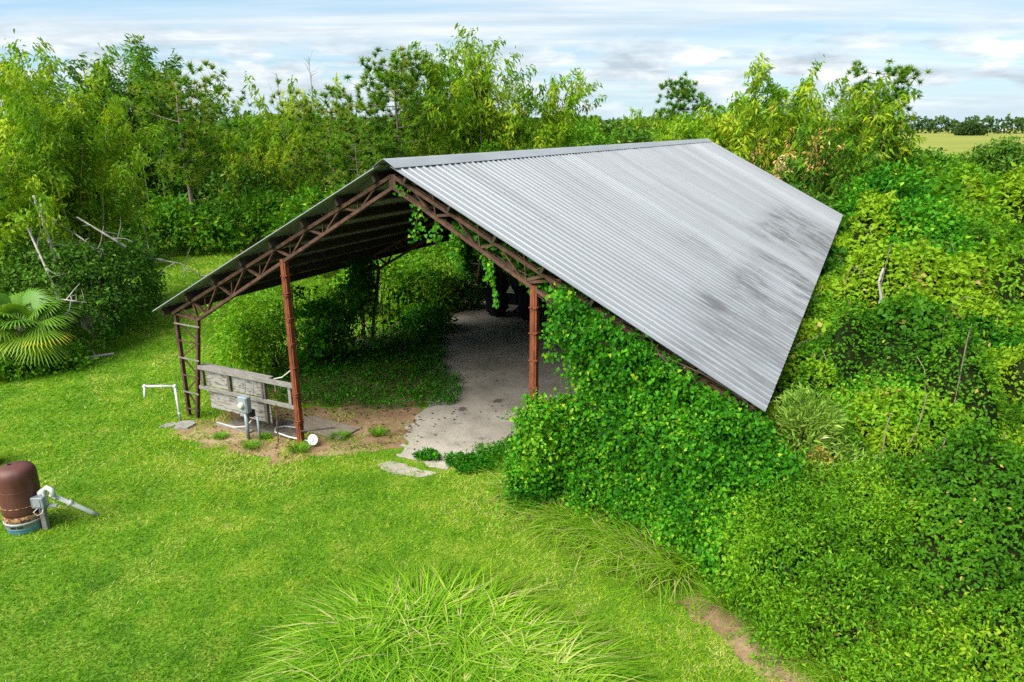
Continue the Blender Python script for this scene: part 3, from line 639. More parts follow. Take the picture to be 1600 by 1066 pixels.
for s_ in (-1, 1): rp.bar((s_*.48, -.18, .85), (s_*.48, -.18, 2.15), .07, .05)
rp.bar((-.515, -.18, 2.15), (.515, -.18, 2.15), .05, .07); rp.build('roll_bar', M['black'], tc_)
MB().tube([(0, 1.2, 1.2), (0, .75, 1.62)], .02, 6).build('steering_column', M['black'], tc_)
Mx = Matrix.Rotation(.75, 3, 'X'); MB().tube([Vector((0, .75, 1.62)) + Mx @ Vector((.19*math.cos(t), .19*math.sin(t), 0)) for t in np.linspace(0, 2*math.pi, 17)], .015, 5).build('steering_wheel', M['black'], tc_)
MB().tube([(.2, 1.7, 1.4), (.2, 1.7, 2.05)], .03, 8).build('exhaust', M['rust'], tc_)
for s_ in (-1, 1): MB().bar((s_*.3, -.05, .55), (s_*.36, -.75, .45), .05, .05).build('lift_arm', M['tractor'], tc_)
MB().bar((0, -.1, .95), (0, -.7, .8), .04, .04).build('top_link', M['tractor'], tc_)
tri = MB(); q = .19; tri.add([(-q, -.33, 1.08), (q, -.33, 1.08), (0, -.33, 1.08 + q*1.7), (-q, -.31, 1.08), (q, -.31, 1.08), (0, -.31, 1.08 + q*1.7)], [(0, 1, 2), (5, 4, 3), (0, 3, 4, 1), (1, 4, 5, 2), (2, 5, 3, 0)])
tri.build('triangle_sign', M['smv'], tc_)

# ------------------------------------------------------------------ vegetation tools
def blob_sample(blobs, n, shell=.35, zlo=.03, low=-.5, lump=.28, seed=0):
    B = np.array(blobs, float); c, r = B[:, :3], B[:, 3:6]
    w = (r[:, 0]*r[:, 1] + r[:, 0]*r[:, 2] + r[:, 1]*r[:, 2]); w = w/w.sum()
    P, Nn = [], []; got = 0
    for _ in range(30):
        m = max(200, int((n - got)*1.7)); i = rng.choice(len(B), m, p=w); d = rdir(m)
        d[:, 2] = np.where(d[:, 2] < low, -d[:, 2], d[:, 2])
        q = c[i] + d*r[i]
        k = (1 + lump*2*(fbm(q, .9/np.mean(r), seed) - .5))*(1 - shell*rng.random(m)**1.6)
        p = c[i] + d*r[i]*k[:, None]; ok = p[:, 2] > zlo
        if len(B) > 1:
            ins = np.zeros(m)
            for j in range(len(B)):
                e = np.linalg.norm((p - c[j])/r[j], axis=1); ins += (e < .72) & (i != j)
            ok &= ins == 0
        P.append(p[ok]); Nn.append(unit(d/r[i])[ok]); got += ok.sum()
        if got >= n: break
    return np.concatenate(P)[:n], np.concatenate(Nn)[:n]
def clump_leaves(P, Nn, k, crad, L, wr, tpl='leaf', tint=.5, tvar=.22, patch=.3, pscale=.6, droop=.25, out=.6, seed=0, flat=.0, rare=.02):
    n = len(P); pos = np.repeat(P, k, 0) + rng.normal(size=(n*k, 3))*crad*np.array([1, 1, .75]); nn = np.repeat(Nn, k, 0)
    pos[:, 2] = np.maximum(pos[:, 2], .02)
    ax = unit(out*nn + rdir(n*k)*.75 + np.array([0, 0, -droop])); pl = unit(nn*.6 + rdir(n*k)*.75 + np.array([0, 0, .55]))
    t = tint + patch*(fbm(pos, pscale, seed) - .5)*2 + np.repeat(rng.normal(size=n)*tvar*.5, k) + rng.normal(size=n*k)*tvar*.5
    t = np.clip(t, 0, .9); t = np.where(rng.random(n*k) < rare, rng.uniform(.9, 1, n*k), t)
    ln = L*rng.uniform(.5, 1.5, n*k)
    return leaf_arrays(pos, ax, pl, ln, ln*wr, t, tpl)
def branches(base, targets, r0, mb=None, bend=.25, n=5):
    mb = mb or MB(); base = np.array(base, float)
    for T in targets:
        T = np.array(T, float); d = T - base; pts = []
        mid = base + d*.5 + rng.normal(size=3)*np.linalg.norm(d)*.10 + np.array([0, 0, bend*np.linalg.norm(d[:2])])
        for t in np.linspace(0, 1, n): pts.append((1 - t)**2*base + 2*t*(1 - t)*mid + t*t*T)
        mb.tube(pts, list(np.linspace(r0, r0*.22, n)), 5)
    return mb
def shrub(name, label, cat, blobs, mat, nclump, k, crad, L, wr=.5, group=None, stems=6, stem_r=.03, crown='crown', stem='stem', stem_mat='stem', **kw):
    B = np.array(blobs, float); base = (B[:, 0].mean(), B[:, 1].mean(), 0)
    root = empty(name, base, 0, label, cat, group)
    P, Nn = blob_sample(blobs, nclump, kw.pop('shell', .35), kw.pop('zlo', .05), kw.pop('low', -.5), kw.pop('lump', .28), int(abs(base[0]*7 + base[1]*3)))
    if kw.pop('under_roof', False):
        lx_, ly_ = W2L(P); ok_ = ~((ly_ > -.25) & (np.abs(lx_) < 7.7) & (P[:, 2] > ZR - np.abs(lx_)*DROP/HW - .45)); P, Nn = P[ok_], Nn[ok_]; RUN = (P, Nn)
    V, F, T = clump_leaves(P, Nn, k, crad, L, wr, seed=int(abs(base[0]*5)), **kw)
    if name == 'climbing_vine':
        rs = []
        for i_ in rng.choice(len(P), 130, replace=False):
            d_ = unit(rdir(1)[0]*.8 + np.array([0, 0, -.5])); d_ = unit(d_ - Nn[i_]*(d_ @ Nn[i_])*.8); tt_ = np.linspace(0, 1, 26)[:, None]; ln_ = rng.uniform(.4, 1.1)
            pr_ = P[i_] + Nn[i_]*.10 + d_*ln_*tt_ + np.array([0, 0, -.25])*tt_**2*ln_ + rng.normal(size=(26, 3))*.025; pr_[:, 2] = np.maximum(pr_[:, 2], .05)
            rs.append(leaf_arrays(pr_, unit(d_ + rdir(26)*.7), unit(Nn[i_] + rdir(26)*.6), rng.uniform(.04, .085, 26), rng.uniform(.03, .07, 26), np.clip(rng.normal(.80, .08, 26), 0, .92), 'heart'))
        V, F, T = merge([(V, F, T)] + rs)
    V = V - np.array(base)
    link(crown, raw_mesh(crown, V, F, T), M[mat], root)
    if stems:
        ii = rng.choice(len(P), min(stems, len(P)), replace=False)
        branches((0, 0, 0), [(P[i] - np.array(base))*(np.array([.9, .9, .6]) if name == 'climbing_vine' else .92) for i in ii], stem_r, bend=0 if name == 'climbing_vine' else .25).build(stem, M[stem_mat], root)
    return root

# ---- bamboo
def bamboo(label, base, n, h, spread, lean=(0, 0), leaf=.26, mat='bamboo', per=16, nodes=16, tmin=.22, tint=.5, group='bamboo clumps behind the barn', culm_r=.035, bare=0, foot=.7, droop=.75, name='bamboo_clump'):
    base = np.array([base[0], base[1], 0.]); root = empty(name, base, 0, label, 'bamboo', group)
    cm = MB(); P = []; D = []; S = []
    for i in range(n):
        a = rng.uniform(0, 2*math.pi); hh = h*rng.uniform(.62, 1.0); sp = spread*rng.uniform(.25, 1.0)
        b = np.array([rng.normal()*foot, rng.normal()*foot, 0]); dr = np.array([math.cos(a)*sp + lean[0], math.sin(a)*sp + lean[1], 0])
        ts = np.linspace(0, 1, 9); curve = lambda t: b + dr*(t**2.1) + np.array([0, 0, hh*(t*1.08 - .10*t**5*(.4 + sp/spread))*.98])
        cm.tube([curve(t) for t in ts], list(culm_r*(1 - .82*ts)), 5)
        if i < bare: continue
        for t in np.linspace(tmin + rng.uniform(0, .1), 1.0, nodes):
            c = curve(t); o = np.array([math.cos(a), math.sin(a), 0])*.5 + rdir(1)[0]; o[2] = abs(o[2])*.3; o = unit(o)
            bl = (1.25 - .95*t**1.5)*rng.uniform(.35, 1.0)*h*.085
            P.append(c + o*bl*.55); D.append(o); S.append(bl)
    P = np.array(P); D = np.array(D); S = np.array(S); k = int(per*1.0); m = len(P)*k
    tt = rng.uniform(-.5, .55, m); pos = np.repeat(P, k, 0) + np.repeat(D, k, 0)*(np.repeat(S, k)*tt)[:, None] + rng.normal(size=(m, 3))*.16*(h/11)
    pos[:, 2] -= np.maximum(tt, 0)**2*np.repeat(S, k)*.5; pos[:, 2] = np.maximum(pos[:, 2], .1)
    ax = unit(np.repeat(D, k, 0)*.75 + rdir(m)*.6 + np.array([0, 0, -droop])); pl = unit(rdir(m)*.7 + np.array([0, 0, .8]))
    t = np.clip(tint + .45*(fbm(pos + base, .5, 3) - .5)*2 + np.repeat(rng.normal(size=len(P))*.13, k) + rng.normal(size=m)*.09, 0, .93)
    t = np.where(np.repeat(rng.random(len(P)) < .006, k), .97, t)
    ln = leaf*rng.uniform(.7, 1.3, m); V, F, T = leaf_arrays(pos, ax, pl, ln, ln*.27 + .016, t, 'blade')
    link('crown', raw_mesh('crown', V, F, T), M[mat], root); cm.build('culm', M['culm'], root); return root
# ---- pine
def pine(label, base, h, rad, z0, puffs=150, needle=.30, tint=.5, lean=(0, 0), group='slash pines behind the barn', nw=.03, top_r=.35, per=42, name='pine_tree'):
    base = np.array([base[0], base[1], 0.]); root = empty(name, base, 0, label, 'pine', group); tm = MB()
    path = lambda t: np.array([lean[0]*t*t + .12*math.sin(t*5), lean[1]*t*t + .1*math.cos(t*4), h*t*.97])
    ts = np.linspace(0, 1, 9); tm.tube([path(t) for t in ts], list(.018*h*(1 - .85*ts)), 7)
    P, D = [], []; puffs = int(puffs*1.6); nw = nw*1.85; nl = max(18, int(puffs/13)); lb = MB()
    for i in range(nl):
        t = z0/h + (1 - z0/h)*((i + rng.random())/nl); a = i*2.4 + rng.normal()*.4
        f = (t - z0/h)/(1 - z0/h); ln = rad*(top_r + (1 - top_r)*math.sin(math.pi*min(1, .22 + .78*(1 - f)))**.8)*rng.uniform(.6, 1.08)
        s = path(t); e = s + np.array([math.cos(a)*ln, math.sin(a)*ln, ln*rng.uniform(.05, .45)]); m = (s + e)/2 + np.array([0, 0, -.06*ln])
        pp = [(1 - q)**2*s + 2*q*(1 - q)*m + q*q*e for q in np.linspace(0, 1, 5)]; lb.tube(pp, list(np.linspace(.022, .006, 5)*h/10*1.4), 4)
        kk = max(3, int(puffs/nl))
        for j in range(kk):
            q = rng.uniform(.35, 1.0); c = (1 - q)**2*s + 2*q*(1 - q)*m + q*q*e + rng.normal(size=3)*.20*rad*np.array([.8, .8, .55])*(.5 + .5*q)
            P.append(c); D.append(unit((e - s)*.5 + np.array([0, 0, .55*ln]) + rng.normal(size=3)*.4*ln))
    P = np.array(P); D = np.array(D); k = per; m = len(P)*k
    ax = unit(np.repeat(D, k, 0)*.75 + rdir(m)); pos = np.repeat(P, k, 0) - ax*needle*.15; pl = rdir(m)
    t = np.clip(tint + .3*(fbm(pos + base, .8, 4) - .5)*2 + np.repeat(rng.normal(size=len(P))*.15, k) + rng.normal(size=m)*.08, 0, .9)
    t = np.where(rng.random(m) < .02, .97, t)
    V, F, T = leaf_arrays(pos, ax, pl, needle*rng.uniform(.75, 1.2, m), nw, t, 'needle')
    link('crown', raw_mesh('crown', V, F, T), M['pine'], root); tm.build('trunk', M['bark'], root, True); lb.build('limbs', M['bark'], root); return root
# ---- broadleaf tree
def tree(label, base, h, blobs, mat, nclump, k, crad, L, wr=.5, cat='tree', name='broadleaf_tree', group=None, trunk_r=.16, limbs=12, **kw):
    base = np.array([base[0], base[1], 0.]); root = empty(name, base, 0, label, cat, group)
    bl = [(base[0] + b[0], base[1] + b[1], b[2], b[3], b[4], b[5]) for b in blobs]
    P, Nn = blob_sample(bl, nclump, kw.pop('shell', .5), .3, kw.pop('low', -.8), .35, int(abs(base[0])*3))
    V, F, T = clump_leaves(P, Nn, k, crad, L, wr, seed=int(abs(base[0])*2), **kw)
    link('crown', raw_mesh('crown', V - base, F, T), M[mat], root)
    tb = MB(); zt = h*.45; tb.tube([(0, 0, 0), (.1, .05, zt*.5), (0, .1, zt), (.15, 0, h*.8)], [trunk_r, trunk_r*.85, trunk_r*.65, trunk_r*.25], 7)
    ii = rng.choice(len(P), limbs, replace=False); branches((0, .05, zt*.7), [(P[i] - base)*.95 for i in ii], trunk_r*.45, tb); tb.build('trunk', M['bark'], root, True); return root

# ------------------------------------------------------------------ the left side
bamboo('bright yellow-green bamboo towering at the left edge behind the dark bush', (-18.2, 28.6), 48, 10.8, 3.5, (.3, -.3), .23, per=42, nodes=20, tmin=.12, tint=.58, group='bamboo at the left edge', foot=1.1)
bamboo('smaller drooping bamboo behind the fan palm at the left edge', (-19.6, 24.8), 30, 7.6, 2.7, (.3, -.4), .23, per=28, nodes=17, tmin=.14, tint=.6, group='bamboo at the left edge', foot=.9)
bamboo('dark green upright bamboo behind the leftmost pine', (-24.2, 50.5), 44, 13.2, 3.0, (0, 0), .39, 'bamboo_dark', per=22, nodes=20, tmin=.1, tint=.5, foot=1.5, droop=.2)
bamboo('dark green bamboo with tall tips between bright bamboo and pine', (-28.6, 50.5), 38, 12.8, 2.6, (.5, 0), .39, 'bamboo_dark', per=20, nodes=19, tmin=.1, tint=.5, foot=1.5, droop=.2)
pine('leftmost slash pine with bare lower trunk at the clearing edge', (-19.6, 43.5), 10.2, 3.1, 4.3, 240, .42, .68, (.3, 0), nw=.04)
pine('small dark pine top showing above thin yellow bamboo', (-23.0, 60.0), 9.4, 2.6, 4.0, 110, .42, .35, nw=.04)
bamboo('thin yellow-green bamboo with bare twiggy tips left of the big pine', (-16.2, 55.0), 34, 11.4, 3.6, (0, 0), .39, per=18, nodes=15, tmin=.1, tint=.68, foot=1.5, bare=6)
bamboo('low yellow bamboo with long leaning stems left of the barn', (-19.0, 53.0), 26, 8.6, 3.2, (1.0, -1), .32, per=18, nodes=14, tmin=.2, tint=.72, foot=1.2, bare=5)
pine('bushy young pine with yellowish needles left of the barn ridge', (-12.3, 50.0), 9.3, 3.4, 1.2, 260, .42, .78, nw=.045)
pine('second bushy young pine close behind the left roof slope', (-9.7, 46.0), 6.6, 2.8, 1.0, 200, .40, .62, nw=.04)
pine('tall slash pine with rounded crown above the barn ridge', (-7.4, 48.0), 11.6, 3.3, 4.0, 330, .44, .62, (0, 0), nw=.04)
bamboo('tall feathery bamboo rising over the middle of the ridge', (-3.4, 52.5), 58, 13.9, 4.0, (.2, 0), .39, per=17, nodes=19, tmin=.24, tint=.58, foot=1.6)
bamboo('bamboo leaning right over the middle of the ridge', (.6, 53.5), 36, 11.8, 2.8, (1.6, 0), .39, per=17, nodes=17, tmin=.2, tint=.62, foot=1.3)
bamboo('darker bamboo between the tall pine and the feathery bamboo', (-5.6, 54.5), 32, 12.6, 2.6, (-.4, 0), .39, 'bamboo_dark', per=16, nodes=16, tmin=.25, tint=.6, foot=1.0)
# understorey along the clearing
for i, (lab, x, y, rx, ry, h, mat, ti) in enumerate([
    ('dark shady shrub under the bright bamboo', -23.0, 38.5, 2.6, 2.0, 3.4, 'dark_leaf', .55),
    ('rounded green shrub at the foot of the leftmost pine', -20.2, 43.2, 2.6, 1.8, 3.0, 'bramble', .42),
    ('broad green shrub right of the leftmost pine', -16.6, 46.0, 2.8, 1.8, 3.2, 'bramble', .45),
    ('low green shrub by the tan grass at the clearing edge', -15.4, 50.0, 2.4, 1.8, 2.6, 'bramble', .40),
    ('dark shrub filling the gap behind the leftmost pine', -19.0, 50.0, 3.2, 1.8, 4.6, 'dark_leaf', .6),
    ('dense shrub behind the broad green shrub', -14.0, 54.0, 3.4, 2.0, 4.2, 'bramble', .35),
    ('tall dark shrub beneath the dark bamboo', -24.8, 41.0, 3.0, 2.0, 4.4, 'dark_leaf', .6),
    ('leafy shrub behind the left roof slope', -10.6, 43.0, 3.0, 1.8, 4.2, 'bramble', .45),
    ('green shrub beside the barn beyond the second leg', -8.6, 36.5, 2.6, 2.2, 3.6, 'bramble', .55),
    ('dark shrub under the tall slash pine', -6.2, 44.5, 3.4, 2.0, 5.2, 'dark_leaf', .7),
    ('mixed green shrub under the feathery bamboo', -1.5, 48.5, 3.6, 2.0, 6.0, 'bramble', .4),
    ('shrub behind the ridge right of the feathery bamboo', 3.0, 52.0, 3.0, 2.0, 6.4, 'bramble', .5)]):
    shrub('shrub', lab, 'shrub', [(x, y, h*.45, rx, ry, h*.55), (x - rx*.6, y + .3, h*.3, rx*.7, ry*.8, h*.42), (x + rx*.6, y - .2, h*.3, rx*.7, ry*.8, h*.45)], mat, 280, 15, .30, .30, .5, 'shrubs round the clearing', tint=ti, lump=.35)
# bare twigs above the thin bamboo
for i, (lab, x, y, z, h) in enumerate([('tallest bare twiggy stem against the sky', -14.6, 55, 6, 6.3), ('bare twiggy stem left of the tallest one', -17.0, 55, 6, 5.2), ('short bare stem between the two taller ones', -15.9, 55, 6, 4.0), ('thin bare stem leaning right beside the tall pine', -11.4, 54, 5, 4.4), ('curved bare stem leaning left against the sky', -18.0, 54, 4, 4.9)]):
    tm = MB(); dx = (1.4 if i == 3 else -2.4 if i == 4 else rng.normal()*.2)
    pth = [np.array([dx*t**1.5, 0, h*1.0*t + z*t*0]) for t in np.linspace(0, 1, 6)]
    tm.tube([(0, 0, -z)] + [tuple(p) for p in pth], [.06] + list(np.linspace(.05, .012, 6)), 5)
    for k in range(20):
        t = rng.uniform(.35, 1); b = np.array([dx*t**1.5, 0, h*t]); d = rdir(1)[0]*rng.uniform(.3, .8); d[2] = abs(d[2]) + .1; tm.tube([b, b + d], [.012, .006], 3, cap=False)
    o = tm.build('bare_stem', M['bark']); o.location = (x, y, z); tag(o, lab, 'dead stem', 'bare stems above the bamboo')
# dead grey trunks at the left edge
def dead(lab, pts, r, twigs, name='dead_tree', mat='twig', cat='dead trunk', group='dead grey trunks by the bamboo', tw=.8):
    tm = MB(); p = np.array(pts, float); base = p[0].copy(); p = p - base
    root = empty(name, base, 0, lab, cat, group); tm.tube(p, list(np.linspace(r, r*.6, len(p))), 7); tm.build('trunk', M[mat], root, True)
    for k in range(twigs):
        i = rng.uniform(.05, .95)*(len(p) - 1); j = int(i); b = p[j] + (p[j + 1] - p[j])*(i - j); d = rdir(1)[0]*rng.uniform(.5, 1.5)*tw; d[2] *= .8
        m_ = b + d*.5 + rng.normal(size=3)*.08; MB().tube([b, m_, b + d], [.02, .013, .007], 4, cap=False).build('twig', M[mat], root)
    return root
dead('tall pale dead trunk snapped off at the top', [(-15.0, 23.6, .8), (-15.35, 23.7, 2.6), (-15.9, 23.9, 5.2)], .085, 16)
dead('brownish dead trunk close behind the tall pale one', [(-15.9, 24.3, .5), (-15.95, 24.3, 2.8), (-15.98, 24.3, 5.0)], .07, 10)
dead('thin pale dead stem forking low at the left edge', [(-14.75, 22.6, 1.5), (-15.2, 22.9, 2.6), (-15.9, 23.3, 4.2)], .05, 14)
dead('leaning dead pole over the dark bush', [(-13.7, 25.0, 3.3), (-14.6, 25.2, 3.8), (-15.5, 25.4, 4.3)], .045, 5, name='dead_branch', cat='dead branch', group='dead branches at the bush')
dead('short dead pole below the leaning one', [(-14.4, 24.6, 3.2), (-15.4, 24.9, 3.8)], .04, 6, name='dead_branch', cat='dead branch', group='dead branches at the bush')
dead('dead twiggy branch across the front of the dark bush', [(-14.6, 22.1, 2.1), (-13.6, 22.0, 2.0)], .025, 7, name='dead_branch', cat='dead branch', group='dead branches at the bush', tw=.5)
dead('fallen pale branch on the grass before the bush', [(-13.3, 22.5, .12), (-14.2, 21.9, .15), (-15.0, 21.2, .1)], .05, 7, name='dead_branch', cat='dead branch', group='dead branches at the bush', tw=.5)
dead('pale twigs reaching out over the clearing from the bush', [(-14.3, 27.0, 2.6), (-12.9, 27.2, 2.3), (-12.1, 27.3, 1.7)], .03, 9, name='dead_branch', cat='dead branch', group='dead branches at the bush', tw=.8)
# the dark bush
shrub('oak_bush', 'large dark green bush standing beside the fan palm', 'bush', [(-15.3, 24.4, 1.6, 1.7, 1.8, 2.0), (-14.5, 25.2, 1.4, 1.1, 1.5, 2.0), (-16.6, 24.6, 1.6, 1.4, 1.6, 2.2), (-14.7, 23.2, .9, 1.1, 1.1, 1.1), (-14.6, 26.6, 1.4, .9, 1.2, 2.0)], 'dark_leaf', 1100, 22, .15, .125, .55, stems=22, stem_r=.05, tint=.52, lump=.38, stem_mat='twig')
shrub('leafy_weeds', 'bright green leafy weeds under the fan palm', 'weeds', [(-15.3, 20.6, .3, .9, .5, .55), (-16.0, 20.2, .3, .9, .6, .6), (-14.2, 21.4, .25, .7, .4, .4)], 'bright_leaf', 260, 14, .12, .12, .6, tint=.4)
# fan palm
pl_ = empty('fan_palm', (-15.4, 21.3, 0), 0, 'green fan palm with yellowing lower fronds at left edge', 'palm')
MB().tube([(0, 0, 0), (0, .05, .7), (.02, .05, 1.45)], [.2, .18, .16], 8).build('trunk', M['bark'], pl_, True)
def frond(az, el, plen, blen, tint, tiptint, parent):
    d = np.array([math.cos(az)*math.cos(el), math.sin(az)*math.cos(el), math.sin(el)])
    up = np.array([0, 0, 1.]); side = unit(np.cross(d, up)); nn = np.cross(side, d)
    b = np.array([0, .05, 1.4]); e = b + d*plen + np.array([0, 0, -.12*plen*plen]); Vv, Ff, Tt = [], [], []
    k = 34
    for i in range(k):
        a = (i/(k - 1) - .5)*4.3; ln = blen*(.62 + .38*math.cos(a*.55))*rng.uniform(.9, 1.06); dd = d*math.cos(a) + side*math.sin(a) + nn*.12
        dd = unit(dd); w = .027; s2 = unit(np.cross(dd, nn)); pts = []
        for q in (0, .4, .75, 1.0):
            c = e + dd*ln*q + np.array([0, 0, -1])*ln*(.05*q + .75*max(0, q - .25)**1.5) ; pts.append(c)
        wid = (.35, 1, .7, .02); o = len(Vv)
        for c, ww in zip(pts, wid): Vv += [c - s2*w*ww, c + s2*w*ww]
        for q in range(3): Ff += [(o + q*2, o + q*2 + 1, o + q*2 + 3), (o + q*2, o + q*2 + 3, o + q*2 + 2)]; Tt += [tint if q < 2 else tiptint]*2
    n0 = len(Vv); s2 = side*.022
    Vv += [b - s2, b + s2, e + s2*.6, e - s2*.6, b + nn*.02, e + nn*.015]; Ff += [(n0, n0 + 1, n0 + 2), (n0, n0 + 2, n0 + 3), (n0 + 1, n0 + 4, n0 + 5), (n0 + 1, n0 + 5, n0 + 2), (n0 + 4, n0, n0 + 3), (n0 + 4, n0 + 3, n0 + 5)]; Tt += [.6]*6
    return link('frond', raw_mesh('frond', np.array(Vv), np.array(Ff), np.array(Tt) + rng.normal(size=len(Tt))*.03), M['palm'], parent)
for i in range(34):
    el = rng.uniform(-.4, 1.1); az = i*2.39996; old = el < .12
    frond(az, el, rng.uniform(.65, 1.0), rng.uniform(.85, 1.1), rng.uniform(.3, .6) if not old else .68, .6 if not old else rng.choice([.72, .8, .9]), pl_)

# sapling bush behind the boards, inside the left eave
shrub('leafy_sapling', 'bright green leafy sapling behind the weathered boards', 'sapling', [(*L2W(-8.2, 3.4, 1.3)[:2], 1.3, .8, .7, 1.3), (*L2W(-7.6, 2.9, 1.2)[:2], 1.0, .8, .7, 1.1), (*L2W(-8.0, 4.8, 1.2)[:2], 1.4, .9, .8, 1.5), (*L2W(-7.4, 6.2, 1.2)[:2], 1.2, .8, .7, 1.3)], 'bright_leaf', 560, 18, .14, .13, .42, stems=24, stem_r=.02, tint=.52, low=-.9, shell=.8)
# ------------------------------------------------------------------ vines along the left side of the barn
def curtain(label, x0, y0, x1, y1, ztop, zbot, sag, n, k, thick=.25, name='climbing_vine', mat='vine', tint=.35, L=.11):
    root = empty(name, L2W((x0 + x1)/2, (y0 + y1)/2, 0), 0, label, 'vine', 'vines hanging on the barn frames'); base = np.array(root.location)
    uu = rng.random(n); P = []
    for q in uu:
        zt, zb = ztop(q), zbot(q); z = zb + (zt - zb)*rng.random()
        P.append(L2W(x0 + (x1 - x0)*q + rng.normal()*thick, y0 + (y1 - y0)*q + rng.normal()*thick, z))
    P = np.array(P); Nn = unit(rng.normal(size=(n, 3)) + np.array([-.4, -.8, .2]))
    V, F, T = clump_leaves(P, Nn, k, .10, L, .8, 'heart', tint=tint, droop=.6); link('foliage', raw_mesh('foliage', V - base, F, T), M[mat], root)
    sm = MB()
    for q in np.linspace(.05, .95, 9):
        a = L2W(x0 + (x1 - x0)*q, y0 + (y1 - y0)*q, max(.02, zbot(q))) - base; b = L2W(x0 + (x1 - x0)*q + rng.normal()*.1, y0 + (y1 - y0)*q, ztop(q)) - base; sm.tube([a, (a + b)/2 + rng.normal(size=3)*.06, b], .014, 4)
    sm.build('stem', M['stem'], root); return root
curtain('dark vine curtain hanging between the first and second left legs', -6.7, 4.2, -6.7, 7.6, lambda q: 2.95 - .9*math.sin(math.pi*min(1, q*1.1)) if q < .9 else 3.0, lambda q: .0 if q < .45 else 1.2*(q - .45)*2.2, 0, 290, 12, .2)
curtain('vine thicket under the left eave behind the red post', -6.3, 4.6, -5.3, 8.0, lambda q: 1.7 + .6*math.sin(3*q), lambda q: 0, 0, 110, 11, .34, tint=.6)
curtain('vine wrapped round the second left leg', -7.0, 7.5, -6.6, 7.9, lambda q: 3.2, lambda q: 1.4, 0, 120, 14, .12, tint=.3)
curtain('vine-smothered third left leg at the back of the barn', -7.1, 15.0, -6.7, 15.5, lambda q: 3.2, lambda q: .3, 0, 170, 13, .12, tint=.35)
curtain('loose vines along the left eave beyond the third leg', -7.0, 15.6, -7.0, 22.5, lambda q: 3.0, lambda q: .2 + .8*math.sin(7*q), 0, 170, 12, .3, tint=.5, L=.14)
for i, (lab, x, y, rx, h, mat, ti) in enumerate([
    ('lit green shrub outside the second left leg', -8.9, 11.0, 1.3, 2.7, 'bright_leaf', .45), ('shrub between second and third left legs', -7.6, 12.6, 1.1, 2.0, 'bramble', .45),
    ('dark leafy shrub beside the tractor', -6.6, 13.6, .7, 1.2, 'dark_leaf', .6), ('tall lit shrub outside the third left leg', -9.3, 16.0, 1.6, 3.8, 'bright_leaf', .4),
    ('broad-leaved weeds at the gravel edge by the second leg', -5.9, 10.2, .7, .8, 'vine', .5), ('green shrub beyond the third left leg', -9.0, 21.0, 1.8, 4.0, 'bramble', .55), ('bushy growth at the barn rear left corner', -7.4, 27.5, 2.0, 3.8, 'bramble', .5),
    ('small dark shrub at the foot of the third left leg', -6.7, 16.6, 1.0, 1.6, 'dark_leaf', .65)]):
    c = L2W(x, y); shrub('shrub', lab, 'shrub', [(c[0], c[1], h*.5, rx, rx*.9, h*.5), (c[0] + rx*.6, c[1], h*.32, rx*.7, rx*.7, h*.36), (c[0] - rx*.5, c[1] - .2, h*.3, rx*.7, rx*.7, h*.4)], mat, int(150 + 70*rx*h/2), 15, .17, .15, .5, 'shrubs along the left side of the barn', tint=ti, shell=.5)
# growth closing the rear and right side of the barn, seen dimly through the frames
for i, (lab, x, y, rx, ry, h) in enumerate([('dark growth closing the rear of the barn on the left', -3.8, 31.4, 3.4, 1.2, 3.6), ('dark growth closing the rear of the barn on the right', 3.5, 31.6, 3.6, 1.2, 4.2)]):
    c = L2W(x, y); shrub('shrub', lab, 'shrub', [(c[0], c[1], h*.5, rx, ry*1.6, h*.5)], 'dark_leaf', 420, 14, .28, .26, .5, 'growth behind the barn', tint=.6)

# ------------------------------------------------------------------ vine wall on the barn front
def LB(x, y, z, rx, ry, rz): p = L2W(x, y, z); return (p[0], p[1], z, rx, ry, rz)
wall = [LB(3.75, .35, 1.1, .60, .55, 1.35), LB(4.4, .6, 2.2, .55, .45, 1.6), LB(5.1, .45, 1.7, .8, .6, 1.8), LB(6.0, .3, 1.5, .9, .75, 1.6), LB(6.9, .1, 1.3, .9, .8, 1.5), LB(7.6, -.1, 1.1, .85, .85, 1.4),
        LB(4.6, .3, .7, .9, .55, .95), LB(5.6, .1, .65, .95, .62, .95), LB(6.6, -.2, .6, 1.0, .7, .95), LB(7.4, -.6, .55, .9, .75, .9), LB(3.5, .45, .45, .5, .45, .75), LB(3.38, -.1, 1.2, .48, .42, 1.15), LB(3.3, -.15, .5, .5, .42, .7)]
shrub('climbing_vine', 'thick green vine wall smothering the right front of the barn', 'vine', wall, 'vine', 5600, 19, .10, .060, .85, tpl='heart', stems=40, stem_r=.03, crown='foliage', under_roof=True, tint=.46, tvar=.3, patch=.5, pscale=1.0, lump=.55, droop=.6, shell=.42, rare=.012)
xs = rng.uniform(3.7, 7.45, 620); P = np.array([L2W(x, .02 + rng.normal()*.12, botz(min(x, 6.3)) - .5 + (topz(x) - botz(min(x, 6.3)) + .52)*rng.random()**.8) for x in xs])
root = empty('eave_vine', L2W(5.6, .02, 3.6), 0, 'vine curtain hiding the right half of the front truss above the vine wall', 'vine', 'vines hanging on the barn frames'); base = np.array(root.location)
V, F, T = clump_leaves(P, unit(rng.normal(size=(len(P), 3))*.6 + np.array([-.4, -1, .1])), 15, .10, .066, .85, 'heart', tint=.42, tvar=.3, droop=.7); link('foliage', raw_mesh('foliage', V - base, F, T), M['vine'], root)
branches((0, 0, 0), [P[i] - base for i in range(0, 60, 5)], .012, bend=-.12).build('stem', M['stem'], root)
